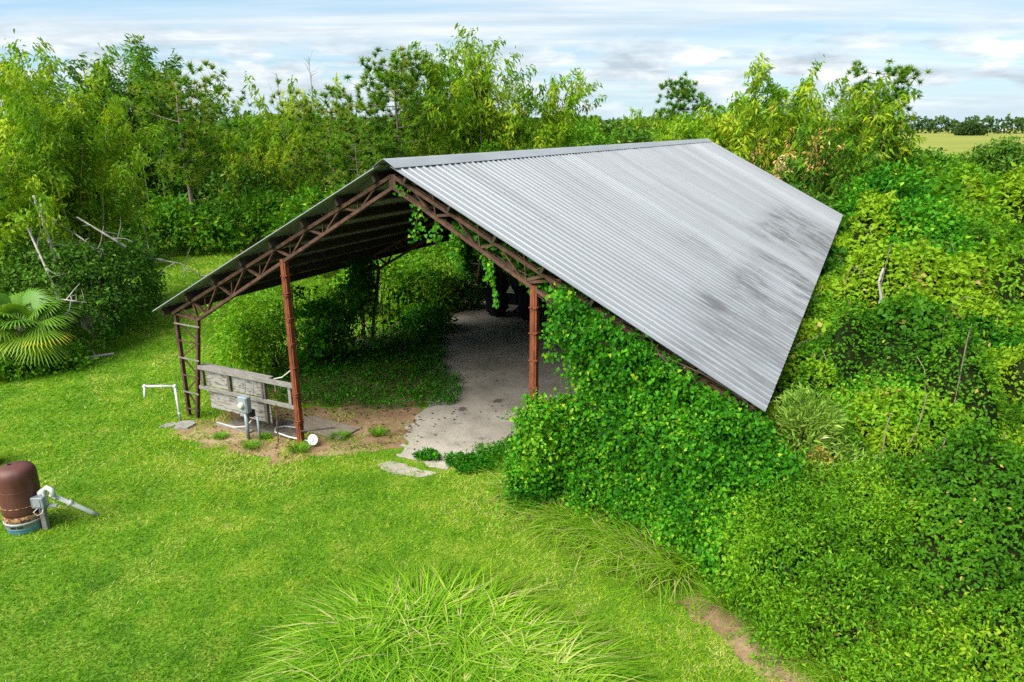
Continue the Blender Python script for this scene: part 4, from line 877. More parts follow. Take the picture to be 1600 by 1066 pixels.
# leaves threaded through the right front truss
root = empty('truss_vine', L2W(2.6, .35, 4.8), 0, 'vine threaded along the right front truss under the roof edge', 'vine', 'vines hanging on the barn frames'); base = np.array(root.location)
xs = rng.uniform(1.3, 4.6, 260)**1.0; P = np.array([L2W(x, .35 + abs(rng.normal())*.3, botz(x) + (topz(x) - botz(x))*rng.uniform(-.15, 1.1)) for x in xs])
V, F, T = clump_leaves(P, unit(rng.normal(size=(len(P), 3)) + np.array([0, -1, 0])), 10, .08, .09, .85, 'heart', tint=.35, droop=.7); link('foliage', raw_mesh('foliage', V - base, F, T), M['vine'], root)
branches((0, 0, 0), [P[i] - base for i in range(0, 60, 5)], .012, bend=-.12).build('stem', M['stem'], root)
for i, (lab, x, y, zt, ln, w) in enumerate([('tiny tuft of vine at the peak of the front truss', .22, .28, 6.32, .22, .09), ('short vine strand hanging just below the gable peak', .5, .3, 5.95, .75, .08), ('short vine strand next to the one below the peak', .98, .32, 5.62, .55, .07), ('long pale vine strand hanging from the right truss', 1.38, .34, 5.42, .75, .06),
    ('long vine strand hanging in front of the tractor', 2.22, .3, 4.96, .95, .03), ('thin short vine strand left of the one at the tractor', 2.02, .32, 5.05, .5, .025), ('vine strand hanging just right of the second red post', 3.42, .32, 4.35, 1.3, .07), ('looping vine strand at the edge of the vine wall', 3.85, .3, 4.1, 1.2, .14)]):
    b0 = L2W(x, y, zt); root = empty('hanging_vine', b0, 0, lab, 'vine', 'vine strands hanging from the right truss'); n = int(ln*95); tt = rng.random(n)
    wob = np.c_[np.sin(tt*4 + i)*.05, np.cos(tt*3 + i)*.04, -tt*ln]; pos = wob + rng.normal(size=(n, 3))*np.array([w, w, .03]); pos[:, 2] = np.minimum(pos[:, 2], .05)
    L_ = rng.uniform(.05, .09, n); V, F, T = leaf_arrays(pos, unit(rdir(n)*.7 + np.array([0, -.2, -.9])), unit(rdir(n)*.6 + np.array([-.2, -.9, .3])), L_, L_*.85, np.clip(rng.normal(.55, .2, n), 0, .93), 'heart')
    link('foliage', raw_mesh('foliage', V, F, T), M['vine'], root); MB().tube([(math.sin(t*4 + i)*.05, math.cos(t*3 + i)*.04, -t*ln) for t in np.linspace(0, 1, 7)], .008, 4).build('stem', M['stem'], root)

# ------------------------------------------------------------------ undergrowth right of the barn
MN = 330; mD = np.exp(rng.uniform(math.log(7.5), math.log(150), MN)); mA = rng.uniform(.05, .84, MN); mC = np.c_[mD*np.sin(mA), mD*np.cos(mA)]
mR = rng.uniform(.5, 1.15, MN)*(1 + mD/26); mH = rng.uniform(.8, 2.7, MN)*(.75 + mD/45); mH = np.minimum(mH, np.where(mD > 60, 2.3, 4.2)); mT = rng.normal(size=MN)*.32; mL = np.clip(np.exp(rng.normal(size=MN)*.18), .85, 1.3); mW = rng.uniform(.42, .85, MN)
def mounds(P2):
    q_ = P2 + (np.c_[vnoise(np.c_[P2, P2[:, 0]*0], .9, 33), vnoise(np.c_[P2, P2[:, 0]*0], .9, 34)] - .5)*.9
    best = np.zeros(len(P2)); idx = np.full(len(P2), -1)
    for m_ in range(MN):
        d2 = ((q_ - mC[m_])**2).sum(1)/mR[m_]**2; near_ = d2 < 1
        hh = np.where(near_, mH[m_]*np.maximum(0, 1 - d2)**.65, 0); up_ = hh > best; best = np.where(up_, hh, best); idx = np.where(up_, m_, idx)
    return best, idx
CLEAR = np.array([28.5, 38.5])
def hU(P2):
    P3 = np.c_[P2, np.zeros(len(P2))]; lx, ly = W2L(P3); D = np.hypot(P2[:, 0], P2[:, 1])
    s = np.clip(((P2 - np.array([3.05, 10.2])) @ np.array([.883, .468]))/2.6, 0, 1); s = s*s*(3 - 2*s); s = np.where(ly > 1.5, 1, s)
    far = np.clip((D - 30)/30, 0, 1)
    b = .42 + 1.75*np.exp(-((lx - 7.9)/1.35)**2)*np.clip((ly + 2.5)/3, 0, 1)
    md, _i = mounds(P2)
    rid = 1 - np.abs(2*fbm(P3*np.array([1, .55, 1]), .42, 27) - 1)
    h = np.maximum(b, md + .1) + .9*(fbm(P3, .36, 21) - .45) + .7*(rid**2 - .6) + .85*(vnoise(P3, 1.05, 22) - .5) + .42*(vnoise(P3, 2.5, 23) - .5) + far*(.1 + 1.8*(fbm(P3, .11, 24) - .42))
    eave = np.where((lx < 8.2) & (ly > -.2) & (ly < 31), 2.55, 99)
    edge = np.clip(.8 + (lx - 7.0)/2, .8, 1); h = np.where((ly > .3) & (ly < 31), h*edge, h)
    fade = np.clip((135 - D)/40, 0, 1)*np.clip(np.linalg.norm((P2 - CLEAR)/np.array([3.2, 2.4]), axis=1) - .6, .02, 1)
    return np.minimum(np.maximum(h, .25)*(.12 + .88*s)*fade, eave)
UREG = [(2.9, 10.35), (3.3, 9.85), (3.9, 9.0), (4.35, 8.1), (4.75, 7.0), (5.2, 5.5), (9, 3.5), (15, 4), (60, 42), (175, 150), (90, 165), (30, 150), (5, 100), (2, 70), tuple(L2W(-2, 36)[:2]), tuple(L2W(6, 32.5)[:2]), tuple(L2W(6.95, 31)[:2]), tuple(L2W(6.95, .6)[:2]), tuple(L2W(6.9, -1.1)[:2])]
def usample(n, d0, d1):
    Ds = np.exp(rng.uniform(math.log(d0), math.log(d1), n)); A = rng.uniform(.02, .86, n)
    p = np.c_[Ds*np.sin(A), Ds*np.cos(A)]; return p[in_poly(p[:, 0], p[:, 1], UREG)]
ga = np.linspace(.015, .865, 300); gd = np.exp(np.linspace(math.log(5.9), math.log(168), 380)); GA, GD = np.meshgrid(ga, gd); g2 = np.c_[(GD*np.sin(GA)).ravel(), (GD*np.cos(GA)).ravel()]
GH = hU(g2).reshape(GA.shape); GI = mounds(g2)[1].reshape(GA.shape)
gdx = np.gradient(GH, axis=1)/(GD*(ga[1] - ga[0])); gdr = np.gradient(GH, axis=0)/np.gradient(GD, axis=0)
GX = gdr*np.sin(GA) + gdx*np.cos(GA); GY = gdr*np.cos(GA) - gdx*np.sin(GA)
def look(G, A_, D_):
    u_ = (A_ - ga[0])/(ga[1] - ga[0]); v_ = (np.log(D_) - math.log(gd[0]))/(math.log(gd[1]) - math.log(gd[0]))
    i_ = np.clip(u_.astype(int), 0, len(ga) - 2); j_ = np.clip(v_.astype(int), 0, len(gd) - 2); fu, fv = u_ - i_, v_ - j_
    return G[j_, i_]*(1 - fu)*(1 - fv) + G[j_, i_ + 1]*fu*(1 - fv) + G[j_ + 1, i_]*(1 - fu)*fv + G[j_ + 1, i_ + 1]*fu*fv
p2 = usample(520000, 6.0, 165); D = np.hypot(p2[:, 0], p2[:, 1]); AA = np.arctan2(p2[:, 0], p2[:, 1]); h = look(GH, AA, D)
sl = np.hypot(look(GX, AA, D), look(GY, AA, D)); ex = np.where(rng.random(len(D)) < np.clip((sl - .5)*.8, 0, .95))[0]; p2 = np.concatenate([p2, p2[ex] + rng.normal(size=(len(ex), 2))*.03]); D = np.hypot(p2[:, 0], p2[:, 1]); AA = np.arctan2(p2[:, 0], p2[:, 1]); h = look(GH, AA, D)
gx = look(GX, AA, D); gy = look(GY, AA, D); nn = unit(np.c_[-np.clip(gx, -2, 2), -np.clip(gy, -2, 2), np.ones(len(h))])
z = h - np.abs(rng.normal(size=len(h)))*.16*np.maximum(1, D/22) + .05; pos = np.c_[p2, np.maximum(z, .03)]
cl = vnoise(pos, 3.2, 31); gi_ = GI[np.clip(np.round((np.log(D) - math.log(gd[0]))/(math.log(gd[1]) - math.log(gd[0]))).astype(int), 0, len(gd) - 1), np.clip(np.round((AA - ga[0])/(ga[1] - ga[0])).astype(int), 0, len(ga) - 1)]
keep = (rng.random(len(h)) < np.clip(.22 + 1.4*cl, 0, 1)) & (np.linalg.norm((p2 - CLEAR)/np.array([3.2, 2.4]), axis=1) > .75); pos, nn, D, gi_ = pos[keep], nn[keep], D[keep], gi_[keep]; n = len(pos)
L_ = np.maximum(.054, D*.0068)*rng.uniform(.65, 1.3, n)*np.where(gi_ >= 0, mL[gi_], 1.0); asp = np.where(gi_ >= 0, mW[gi_], .5); kindn = fbm(pos, .22, 41)
t = .66 + np.where(gi_ >= 0, mT[gi_], 0) + .8*(kindn - .5)*2*.8 + .5*(vnoise(pos, .9, 42) - .5) + .25*(vnoise(pos, 3.2, 31) - .5) + rng.normal(size=n)*.11; t = np.where(rng.random(n) < .012, .98, np.clip(t, 0, .84))
brown = fbm(pos, .5, 44); t = np.where((brown > .66) & (rng.random(n) < .25), rng.uniform(.93, 1, n), t)
V, F, T = leaf_arrays(pos, unit(nn*.45 + rdir(n)*.8 + np.array([0, 0, -.3])), unit(nn*.8 + rdir(n)*.6 + np.array([0, 0, .4])), L_, L_*asp, t, 'leaf')
# near-black sheet under the leaves, coloured as the deep shade in the gaps
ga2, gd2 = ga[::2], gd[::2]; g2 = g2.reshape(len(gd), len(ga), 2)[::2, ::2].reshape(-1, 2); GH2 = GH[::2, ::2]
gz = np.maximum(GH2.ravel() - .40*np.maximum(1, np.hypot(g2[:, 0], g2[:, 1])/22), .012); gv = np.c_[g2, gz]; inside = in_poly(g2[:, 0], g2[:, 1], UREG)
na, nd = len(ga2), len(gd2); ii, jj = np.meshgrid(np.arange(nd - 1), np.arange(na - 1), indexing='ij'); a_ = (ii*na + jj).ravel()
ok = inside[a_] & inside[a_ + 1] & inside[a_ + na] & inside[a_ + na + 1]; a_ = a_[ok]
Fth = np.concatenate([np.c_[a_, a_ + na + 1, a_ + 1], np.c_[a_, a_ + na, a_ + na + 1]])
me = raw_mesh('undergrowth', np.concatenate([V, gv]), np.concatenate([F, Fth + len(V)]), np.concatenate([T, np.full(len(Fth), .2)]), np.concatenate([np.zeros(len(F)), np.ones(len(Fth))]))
tag(link('undergrowth', me, [M['bramble'], M['gap_shade']]), 'rambling green vines and brambles covering the ground right of barn', 'undergrowth', kind='stuff')

# dead runners lying over the brambles
dv = MB()
for k in range(46):
    a0 = rng.uniform(.32, .66); d0 = math.exp(rng.uniform(math.log(12), math.log(34))); th = rng.uniform(0, 6.28); ln = rng.uniform(.5, 1.3)*(1 + d0/25); pp = []
    for q_ in np.linspace(0, 1, 6):
        x_ = d0*math.sin(a0) + math.cos(th)*ln*q_ + rng.normal()*.012*ln; y_ = d0*math.cos(a0) + math.sin(th + q_*1.2)*ln*q_ + rng.normal()*.012*ln
        zz_ = float(look(GH, np.array([math.atan2(x_, y_)]), np.array([math.hypot(x_, y_)]))[0]); pp.append((x_, y_, zz_ + .03 + .06*math.sin(q_*3.1)))
    if in_poly(np.array([pp[0][0], pp[-1][0]]), np.array([pp[0][1], pp[-1][1]]), UREG).all(): dv.tube(pp, [.006 + .0002*d0]*6, 4, cap=False)
tag(dv.build('dead_runners', M['bark']), 'thin dead brown runners tangled over the brambles', 'dead vines', kind='stuff')
# distinct shrubs and mounds standing in it
for (lab, x, y, rx, ry, h, mat, ti, nc, k, crad, L, wr) in [
    ('tall vine-draped mound right of the far roof corner', 17.4, 30.5, 2.3, 2.2, 4.3, 'vine', .55, 900, 17, .2, .17, .7),
    ('rounded vine dome close to the middle of the roof edge', 12.0, 22.6, 1.15, 1.1, 2.9, 'bramble', .62, 480, 17, .14, .13, .6),
    ('bluish green shrub in the middle of the brambles', 13.3, 19.6, 1.5, 1.3, 2.3, 'vine', .30, 480, 16, .15, .12, .45),
    ('small feathery shrub at the right picture edge', 10.6, 13.9, 1.0, 1.0, 1.7, 'bramble', .35, 420, 18, .12, .075, .35),
    ('vine-covered mound below the tall draped one', 15.0, 25.8, 1.9, 1.6, 3.1, 'vine', .5, 620, 17, .18, .15, .7),
    ('leafy shrub beyond the draped mound', 23.6, 36.5, 2.6, 2.2, 3.6, 'bramble', .55, 520, 16, .25, .22, .5),
    ('yellow-green rounded shrub before the dark conical one', 36.5, 59.0, 2.8, 2.4, 4.6, 'bright_leaf', .5, 420, 16, .32, .3, .45),
    ('dark conical shrub against the pale field', 41.5, 62.0, 3.3, 3.0, 6.5, 'dark_leaf', .6, 620, 17, .34, .3, .4),
    ('dark shrub left of the conical one', 36.0, 66.0, 2.4, 2.2, 4.9, 'dark_leaf', .65, 380, 16, .32, .3, .4),
    ('grey-green shrub behind the draped mound', 28.0, 48.0, 2.8, 2.4, 4.5, 'bramble', .28, 480, 16, .3, .27, .5),
    ('broad green shrub at the right picture edge', 36.5, 49.0, 3.2, 2.6, 4.4, 'bramble', .42, 520, 16, .3, .27, .5),
    ('tall green shrub at the far corner of the roof', 21.2, 41.0, 2.5, 2.2, 5.0, 'vine', .45, 620, 16, .26, .22, .55),
    ('bushy shrub below the leaning pine', 31.5, 60.0, 3.2, 2.6, 5.8, 'bramble', .5, 460, 16, .34, .3, .5),
    ('low shrub tucked against the rear roof corner', 19.4, 37.2, 1.4, 1.6, 3.3, 'bramble', .4, 420, 16, .2, .17, .55),
    ('bright vine mound right beside the near roof corner', *L2W(9.3, 2.6)[:2], 1.1, 1.2, 2.7, 'vine', .72, 620, 18, .11, .07, .6),
    ('fine-leaved yellow-green mound lower down the slope', *L2W(10.6, 1.0)[:2], 1.2, 1.0, 2.0, 'bright_leaf', .45, 620, 18, .11, .07, .4),
    ('vine mound along the middle of the eave', *L2W(8.9, 8.2)[:2], 1.0, 1.3, 2.9, 'vine', .6, 560, 17, .13, .09, .6),
    ('bright bramble mound halfway up the slope', *L2W(11.6, 8.0)[:2], 1.5, 1.3, 2.3, 'bramble', .75, 560, 17, .13, .085, .5),
    ('dark glossy mound below the bright one', *L2W(9.9, 5.3)[:2], 1.0, 1.0, 2.3, 'vine', .2, 480, 17, .12, .08, .7),
    ('bushy mound at the bottom right corner', *L2W(10.6, -2.2)[:2], 1.0, .9, 1.5, 'bramble', .7, 480, 18, .1, .06, .45),
    ('low brown-tinged shrub in the brambles', 12.2, 17.2, 1.3, 1.1, 1.8, 'bramble', .8, 320, 16, .14, .11, .5),
    ('pale distant shrub at the near edge of the field', 55.0, 88.0, 3.2, 2.8, 4.2, 'bramble', .6, 300, 15, .4, .4, .5),
    ('small shrub at the left end of the field edge', 46.0, 80.0, 2.8, 2.6, 4.6, 'bramble', .35, 300, 15, .4, .4, .5),
    ('green sapling group at the right picture edge', 24.0, 41.5, 1.8, 1.8, 3.6, 'bright_leaf', .35, 360, 15, .24, .24, .4)]:
    bl = [(x, y, h*.48, rx, ry, h*.52), (x + rx*.55, y - ry*.3, h*.3, rx*.75, ry*.75, h*.42), (x - rx*.6, y - ry*.2, h*.32, rx*.7, ry*.75, h*.4), (x + rx*.1, y - ry*.6, h*.25, rx*.8, ry*.7, h*.38)]
    if 'conical' in lab: bl = [(x, y, h*.35, rx, ry, h*.42), (x + .3, y, h*.66, rx*.45, ry*.45, h*.36), (x - rx*.55, y, h*.5, rx*.4, ry*.4, h*.34), (x + rx*.65, y, h*.42, rx*.45, ry*.4, h*.36)]
    shrub('shrub', lab, 'shrub', bl, mat, int(nc*.8), k, crad, L*1.08, wr, 'shrubs in the brambles', tint=ti, lump=.4, droop=.45)
shrub('thicket', 'bright narrow-leaved thicket between the vine wall and the brambles', 'thicket', [LB(7.9, -1.0, .8, .9, .8, 1.1), LB(8.3, -1.2, .8, 1.0, .9, 1.15), LB(9.2, -1.8, .6, 1.1, .9, .95), LB(8.3, -2.0, .3, .8, .7, .65), LB(9.0, -.5, 1.1, .9, .9, 1.15), LB(9.9, -2.6, .4, .9, .8, .8)], 'bright_leaf', 1900, 18, .10, .060, .42, stems=20, stem_r=.015, tint=.46, tvar=.3, patch=.5, pscale=.9, lump=.75, droop=.2)
c = L2W(8.05, .75); shrub('pale_shrub', 'pale narrow-leaved shrub sprouting under the near roof corner', 'shrub', [(c[0], c[1], 2.0, .55, .5, .95), (c[0] + .35, c[1] - .3, 1.4, .55, .5, .8), (c[0] - .1, c[1] - .5, 1.2, .5, .5, .9)], 'pale_leaf', 240, 20, .12, .13, .24, stems=14, stem_r=.02, tint=.5, droop=-.25, out=.9)
c = L2W(8.35, .35); dk_ = shrub('dead_spray', 'brown dead leaf spray beside the pale shrub', 'dead leaves', [(c[0], c[1], 1.9, .16, .14, .3)], 'dry', 16, 14, .06, .10, .3, tint=.4)
dead('pale crooked dead branch sticking out of the brambles', [(10.75, 20.2, 2.0), (10.82, 20.2, 2.6), (10.7, 20.25, 3.05), (10.8, 20.3, 3.45)], .05, 0, name='dead_branch', cat='dead branch', group='dead branches in the brambles')

# ------------------------------------------------------------------ trees beyond the right end of the barn
bamboo('yellowing bamboo with dry stems at the left of the right-hand grove', (15.0, 49.5), 34, 9.9, 3.0, (-.3, -.5), .42, per=16, nodes=16, tmin=.16, tint=.74, foot=1.4, group='bamboo at the far end of the barn')
bamboo('tallest green bamboo in the right-hand grove', (18.4, 51.0), 40, 12.0, 2.8, (.2, 0), .42, per=15, nodes=17, tmin=.22, tint=.52, foot=1.3, group='bamboo at the far end of the barn')
bamboo('bright bamboo leaning out at the right of the grove', (22.4, 51.5), 36, 11.2, 3.0, (1.0, 0), .42, per=16, nodes=16, tmin=.16, tint=.62, foot=1.4, group='bamboo at the far end of the barn')
bamboo('low dark bamboo at the foot of the grove by the roof', (20.4, 46.5), 28, 7.4, 2.8, (.6, -.8), .39, 'bamboo_dark', per=16, nodes=14, tmin=.1, tint=.5, foot=1.4, group='bamboo at the far end of the barn')
bamboo('dry tan bamboo stems hanging beside the far roof end', (17.6, 47.5), 26, 7.8, 2.2, (.5, -1.0), .28, 'dry', per=5, nodes=12, tmin=.25, tint=.5, foot=1.3, group='bamboo at the far end of the barn', culm_r=.03)
pine('pine leaning right out of the right-hand grove', (24.4, 53.0), 11.4, 2.7, 6.0, 190, .46, .5, (1.9, 0), nw=.04, top_r=.7, group='pines at the far end of the barn')
pine('dark pine top left of the right-hand grove', (17.6, 76.0), 12.0, 3.0, 4.5, 210, .55, .45, nw=.05, group='pines at the far end of the barn')
bamboo('left plume-shaped bamboo behind the ridge', (10.6, 75.0), 16, 8.9, 1.6, (-.8, 0), .42, per=14, nodes=14, tmin=.15, tint=.5, foot=1.0, group='plume bamboo behind the ridge')
bamboo('right plume-shaped bamboo behind the ridge', (13.2, 76.0), 18, 9.9, 1.7, (.3, 0), .42, per=14, nodes=14, tmin=.15, tint=.62, foot=1.0, group='plume bamboo behind the ridge')
for i, (lab, x, y, rx, h, mat, ti) in enumerate([('dark shrub beneath the plume bamboo', 12.0, 73, 3.0, 6.4, 'dark_leaf', .6), ('bright green tree left of the plume bamboo', 6.6, 70, 3.0, 6.7, 'bright_leaf', .3), ('green tree behind the ridge nearest the feathery bamboo', 3.8, 68, 2.6, 6.6, 'bramble', .5), ('green tree right of the plume bamboo', 16.4, 68, 3.0, 7.4, 'bramble', .55), ('bushy tree behind the far end of the ridge', 20.6, 66, 3.4, 8.4, 'bright_leaf', .3), ('yellow-green tree left of the right-hand grove', 14.4, 58, 3.0, 7.2, 'bamboo', .55), ('green tree behind the right-hand grove', 21.5, 58, 4.0, 7.8, 'bramble', .5), ('leafy tree under the leaning pine', 26.6, 54, 2.6, 6.6, 'bramble', .45)]):
    h *= 1.12; tree(lab, (x, y), h, [(0, 0, h*.66, rx, rx*.9, h*.34), (rx*.5, -.4, h*.45, rx*.75, rx*.7, h*.36), (-rx*.55, -.3, h*.48, rx*.7, rx*.7, h*.34)], mat, 300, 16, .36, .36, .5, group='trees behind the ridge', tint=ti)

# ------------------------------------------------------------------ far field
def treeline(label, a0, a1, D0, dD, h0, h1, n, L, mat, seed):
    A = rng.uniform(a0, a1, n); Dd = D0 + dD*(vnoise(np.c_[A*40, A*0, A*0], 1, seed) - .5)*2 + rng.normal(size=n)*dD*.25
    top = h0 + (h1 - h0)*(.5*vnoise(np.c_[A*D0/14, A*0, A*0], 1, seed + 1) + .5*vnoise(np.c_[A*D0/5, A*0, A*0], 1, seed + 2))
    zf = rng.random(n)**.7; zz_ = top*zf; pos = np.c_[Dd*np.sin(A), Dd*np.cos(A), np.maximum(zz_, .4)]
    crown = vnoise(np.c_[A*D0/6, zz_/4, A*0], 1, seed + 3); keep = (crown > .28) | (zf < .5); pos = pos[keep]; m = len(pos); l = L*rng.uniform(.6, 1.3, m)
    V, F, T = leaf_arrays(pos, rdir(m), unit(rdir(m) + np.array([0, -.8, .6])), l, l*.8, np.clip(.45 + .5*(crown[keep] - .5) + rng.normal(size=m)*.15, 0, 1), 'leaf')
    return tag(link('treeline', raw_mesh('treeline', V, F, T), M[mat]), label, 'treeline', kind='stuff')
treeline('dark wood along the far edge of the pale field', -.9, .95, 1180, 45, 15, 24, 30000, 4.2, 'far_leaf', 51)
treeline('belt of green trees closing the view behind the clearing', -.80, .10, 96, 7, 7.0, 10.0, 16000, .9, 'mid_tree', 57)
treeline('line of dark trees on the horizon behind the ridge', -.12, .22, 430, 25, 9.5, 15.5, 16000, 2.0, 'far_pine', 61)
tree('lone dark oak standing in the far pale field', (452, 728), 13, [(0, 0, 7, 12, 9, 6.2), (-6, 0, 5, 7, 6, 4.5), (7, 0, 4.6, 7, 6, 4.2)], 'far_leaf', 420, 14, 1.3, 1.5, .7, group=None, trunk_r=.6, tint=.35)
hs = empty('farm_building', (738, 1120, 0), .1, 'pale-roofed farm building at the far wood', 'building')
MB().box((0, 0, 1.6), (20, 10, 3.2)).build('wall', M['wood'], hs)
rf = MB(); rf.add([(-11, -6, 3.2), (11, -6, 3.2), (11, 6, 3.2), (-11, 6, 3.2), (-8, 0, 6.6), (8, 0, 6.6)], [(0, 1, 5, 4), (1, 2, 5), (2, 3, 4, 5), (3, 0, 4), (3, 2, 1, 0)]); rf.build('roof', M['pvc'], hs)
for x in (-6, 0, 6): MB().box((x, -5.06, 1.4), (3, .1, 2.2)).build('window', M['black'], hs)

# ------------------------------------------------------------------ grasses
def strips(base, az, L, lean, bend, width, tint, segs=5, arch=.55):
    n = len(base); d = np.c_[np.cos(az), np.sin(az), np.zeros(n)]; side = np.c_[-np.sin(az), np.cos(az), np.zeros(n)]; ts = np.linspace(0, 1, segs + 1); Vv = []
    for t in ts:
        c = base + d*(L*(lean*t + bend*t*t))[:, None] + np.array([0, 0, 1])*(L*(t*(1.0 - .35*lean) - arch*t*t*(.35 + bend)))[:, None]
        c[:, 2] = np.maximum(c[:, 2], .015); w = (width*(1 - t**1.6*.95)*(.55 + .45*min(1, t*5)))[:, None]
        Vv += [c - side*w/2, c + side*w/2]
    Vv = np.stack(Vv, 1).reshape(-1, 3); m = 2*(segs + 1); Ff = []
    for s_ in range(segs): Ff += [[2*s_, 2*s_ + 1, 2*s_ + 3], [2*s_, 2*s_ + 3, 2*s_ + 2]]
    Ff = np.array(Ff); Fa = (Ff[None] + (np.arange(n)*m)[:, None, None]).reshape(-1, 3); return Vv, Fa, np.repeat(tint, len(Ff))
# foreground clump of long grass
GP = [(-2.95, 8.2), (-2.8, 9.1), (-2.0, 9.55), (-1.0, 9.6), (-.1, 9.1), (.4, 8.4), (.75, 7.6), (.95, 6.4), (-2.8, 6.4)]
cc = np.array([(-2.5, 8.9), (-1.75, 9.25), (-.85, 9.2), (-.1, 8.6), (.35, 7.8), (-2.6, 8.1), (-1.75, 8.3), (-.9, 8.2), (-.25, 7.5), (-2.5, 7.3), (-1.5, 7.4), (.55, 7.0), (-.8, 6.8), (-2.2, 6.7), (0, 6.6)]); cc = (cc - np.array([-1, 8]))*np.array([.86, .95]) + np.array([-.85, 7.95]) + rng.normal(size=cc.shape)*.10
n = 19000; ci = rng.integers(0, len(cc), n); off = rng.normal(size=(n, 2))*.24; bs_ = np.c_[cc[ci] + off, np.zeros(n)]
az = np.arctan2(off[:, 1] + .10*np.sin(cc[ci][:, 0]*3) - .05, off[:, 0] + .14*np.sign(cc[ci][:, 0] + 1.1)) + rng.normal(size=n)*.5
Lg = rng.uniform(.65, 1.25, n); t = np.clip(.53 + .5*(fbm(bs_, .9, 72) - .5)*2 + rng.normal(size=n)*.24, 0, .93); t = np.where(rng.random(n) < .03, .98, t)
V, F, T = strips(bs_, az, Lg, rng.uniform(.2, .65, n), rng.uniform(.5, 1.1, n), rng.uniform(.016, .030, n), t, 5, .72)
tag(link('long_grass_clump', raw_mesh('long_grass_clump', V, F, T), M['tall_grass']), 'big clump of long drooping grass at the bottom of the picture', 'grass clump', 'clumps of long grass')
# long grass along the foot of the vine wall
def strip_along(label, pts, per_m, wid, l0, l1, away, tint, name='long_grass_clump', wmax=.014):
    P = []; pts = np.array(pts, float)
    for a, b in zip(pts[:-1], pts[1:]):
        m = int(np.linalg.norm(b - a)*per_m); u_ = rng.random(m)[:, None]; nrm = unit(np.array([[-(b - a)[1], (b - a)[0]]])); P.append(a + (b - a)*u_ + nrm*rng.normal(size=(m, 1))*wid)
    q = np.concatenate(P); k = 11; n = len(q)*k; bs_ = np.repeat(np.c_[q, np.zeros(len(q))], k, 0) + rng.normal(size=(n, 3))*np.array([.05, .05, 0])
    az = away + rng.normal(size=n)*.9; t = np.clip(tint + rng.normal(size=n)*.2, 0, .93); t = np.where(rng.random(n) < .08, .98, t)
    V, F, T = strips(bs_, az, rng.uniform(l0, l1, n), rng.uniform(.1, .5, n), rng.uniform(.2, .7, n), rng.uniform(.007, wmax, n), t, 5, .6)
    return tag(link(name, raw_mesh(name, V, F, T), M['tall_grass']), label, 'grass clump', 'clumps of long grass')
strip_along('long pale grass fringing the foot of the vine wall', [(.3, 13.4), (.65, 12.55), (1.5, 11.55), (2.2, 10.85), (2.95, 10.2)], 60, .28, .75, 1.3, math.pi*1.2, .6, wmax=.03)
strip_along('shaded grass between the gravel and the vine wall', [(.25, 14.7), (.35, 14.0), (.5, 13.2)], 42, .14, .45, .8, math.pi*1.1, .25)
strip_along('dry grass between the lawn and the brambles', [(3.45, 9.85), (4.05, 8.95), (4.5, 7.9), (4.9, 6.6)], 40, .2, .35, .7, math.pi*1.05, .6)
strip_along('yellow grass in the small clearing at the right picture edge', [(26.6, 37.6), (28.5, 38.4), (30.4, 39.4)], 30, .9, .4, .8, -1.5, .72, wmax=.04)
strip_along('tan seeding grass at the edge of the far clearing', [(-17.0, 55.0), (-14.5, 55.5), (-12.5, 55.0)], 30, 1.0, .9, 1.5, -1.5, .97, wmax=.05)
for i, (lab, x, y, s_) in enumerate([('round grass tuft in the dirt before the meter', -4.0, -.42, .26), ('spreading grass tuft at the foot of the red post', -2.85, -.05, .32), ('grass tuft in the dirt right of the white disc', -2.45, .95, .28), ('small grass tuft in the dirt by the gravel', -1.75, 1.55, .26), ('small grass tuft left of the meter pole', -5.1, -.35, .22), ('grass tuft at the foot of the thin conduit', -4.1, .12, .2)]):
    n = 240; b = L2W(x, y); az = rng.uniform(0, 6.28, n); bs_ = b + np.c_[np.cos(az), np.sin(az), az*0]*(rng.random(n)**.6*s_*.6)[:, None]
    V, F, T = strips(bs_ - b, az + rng.normal(size=n)*.6, rng.uniform(.5, 1.1, n)*s_, rng.uniform(.1, .6, n), rng.uniform(.1, .6, n), np.full(n, .014), np.clip(rng.normal(.35, .2, n), 0, .9), 3)
    o = link('grass_tuft', raw_mesh('grass_tuft', V, F, T), M['tall_grass']); o.location = b; tag(o, lab, 'grass tuft', 'grass tufts in the dirt')
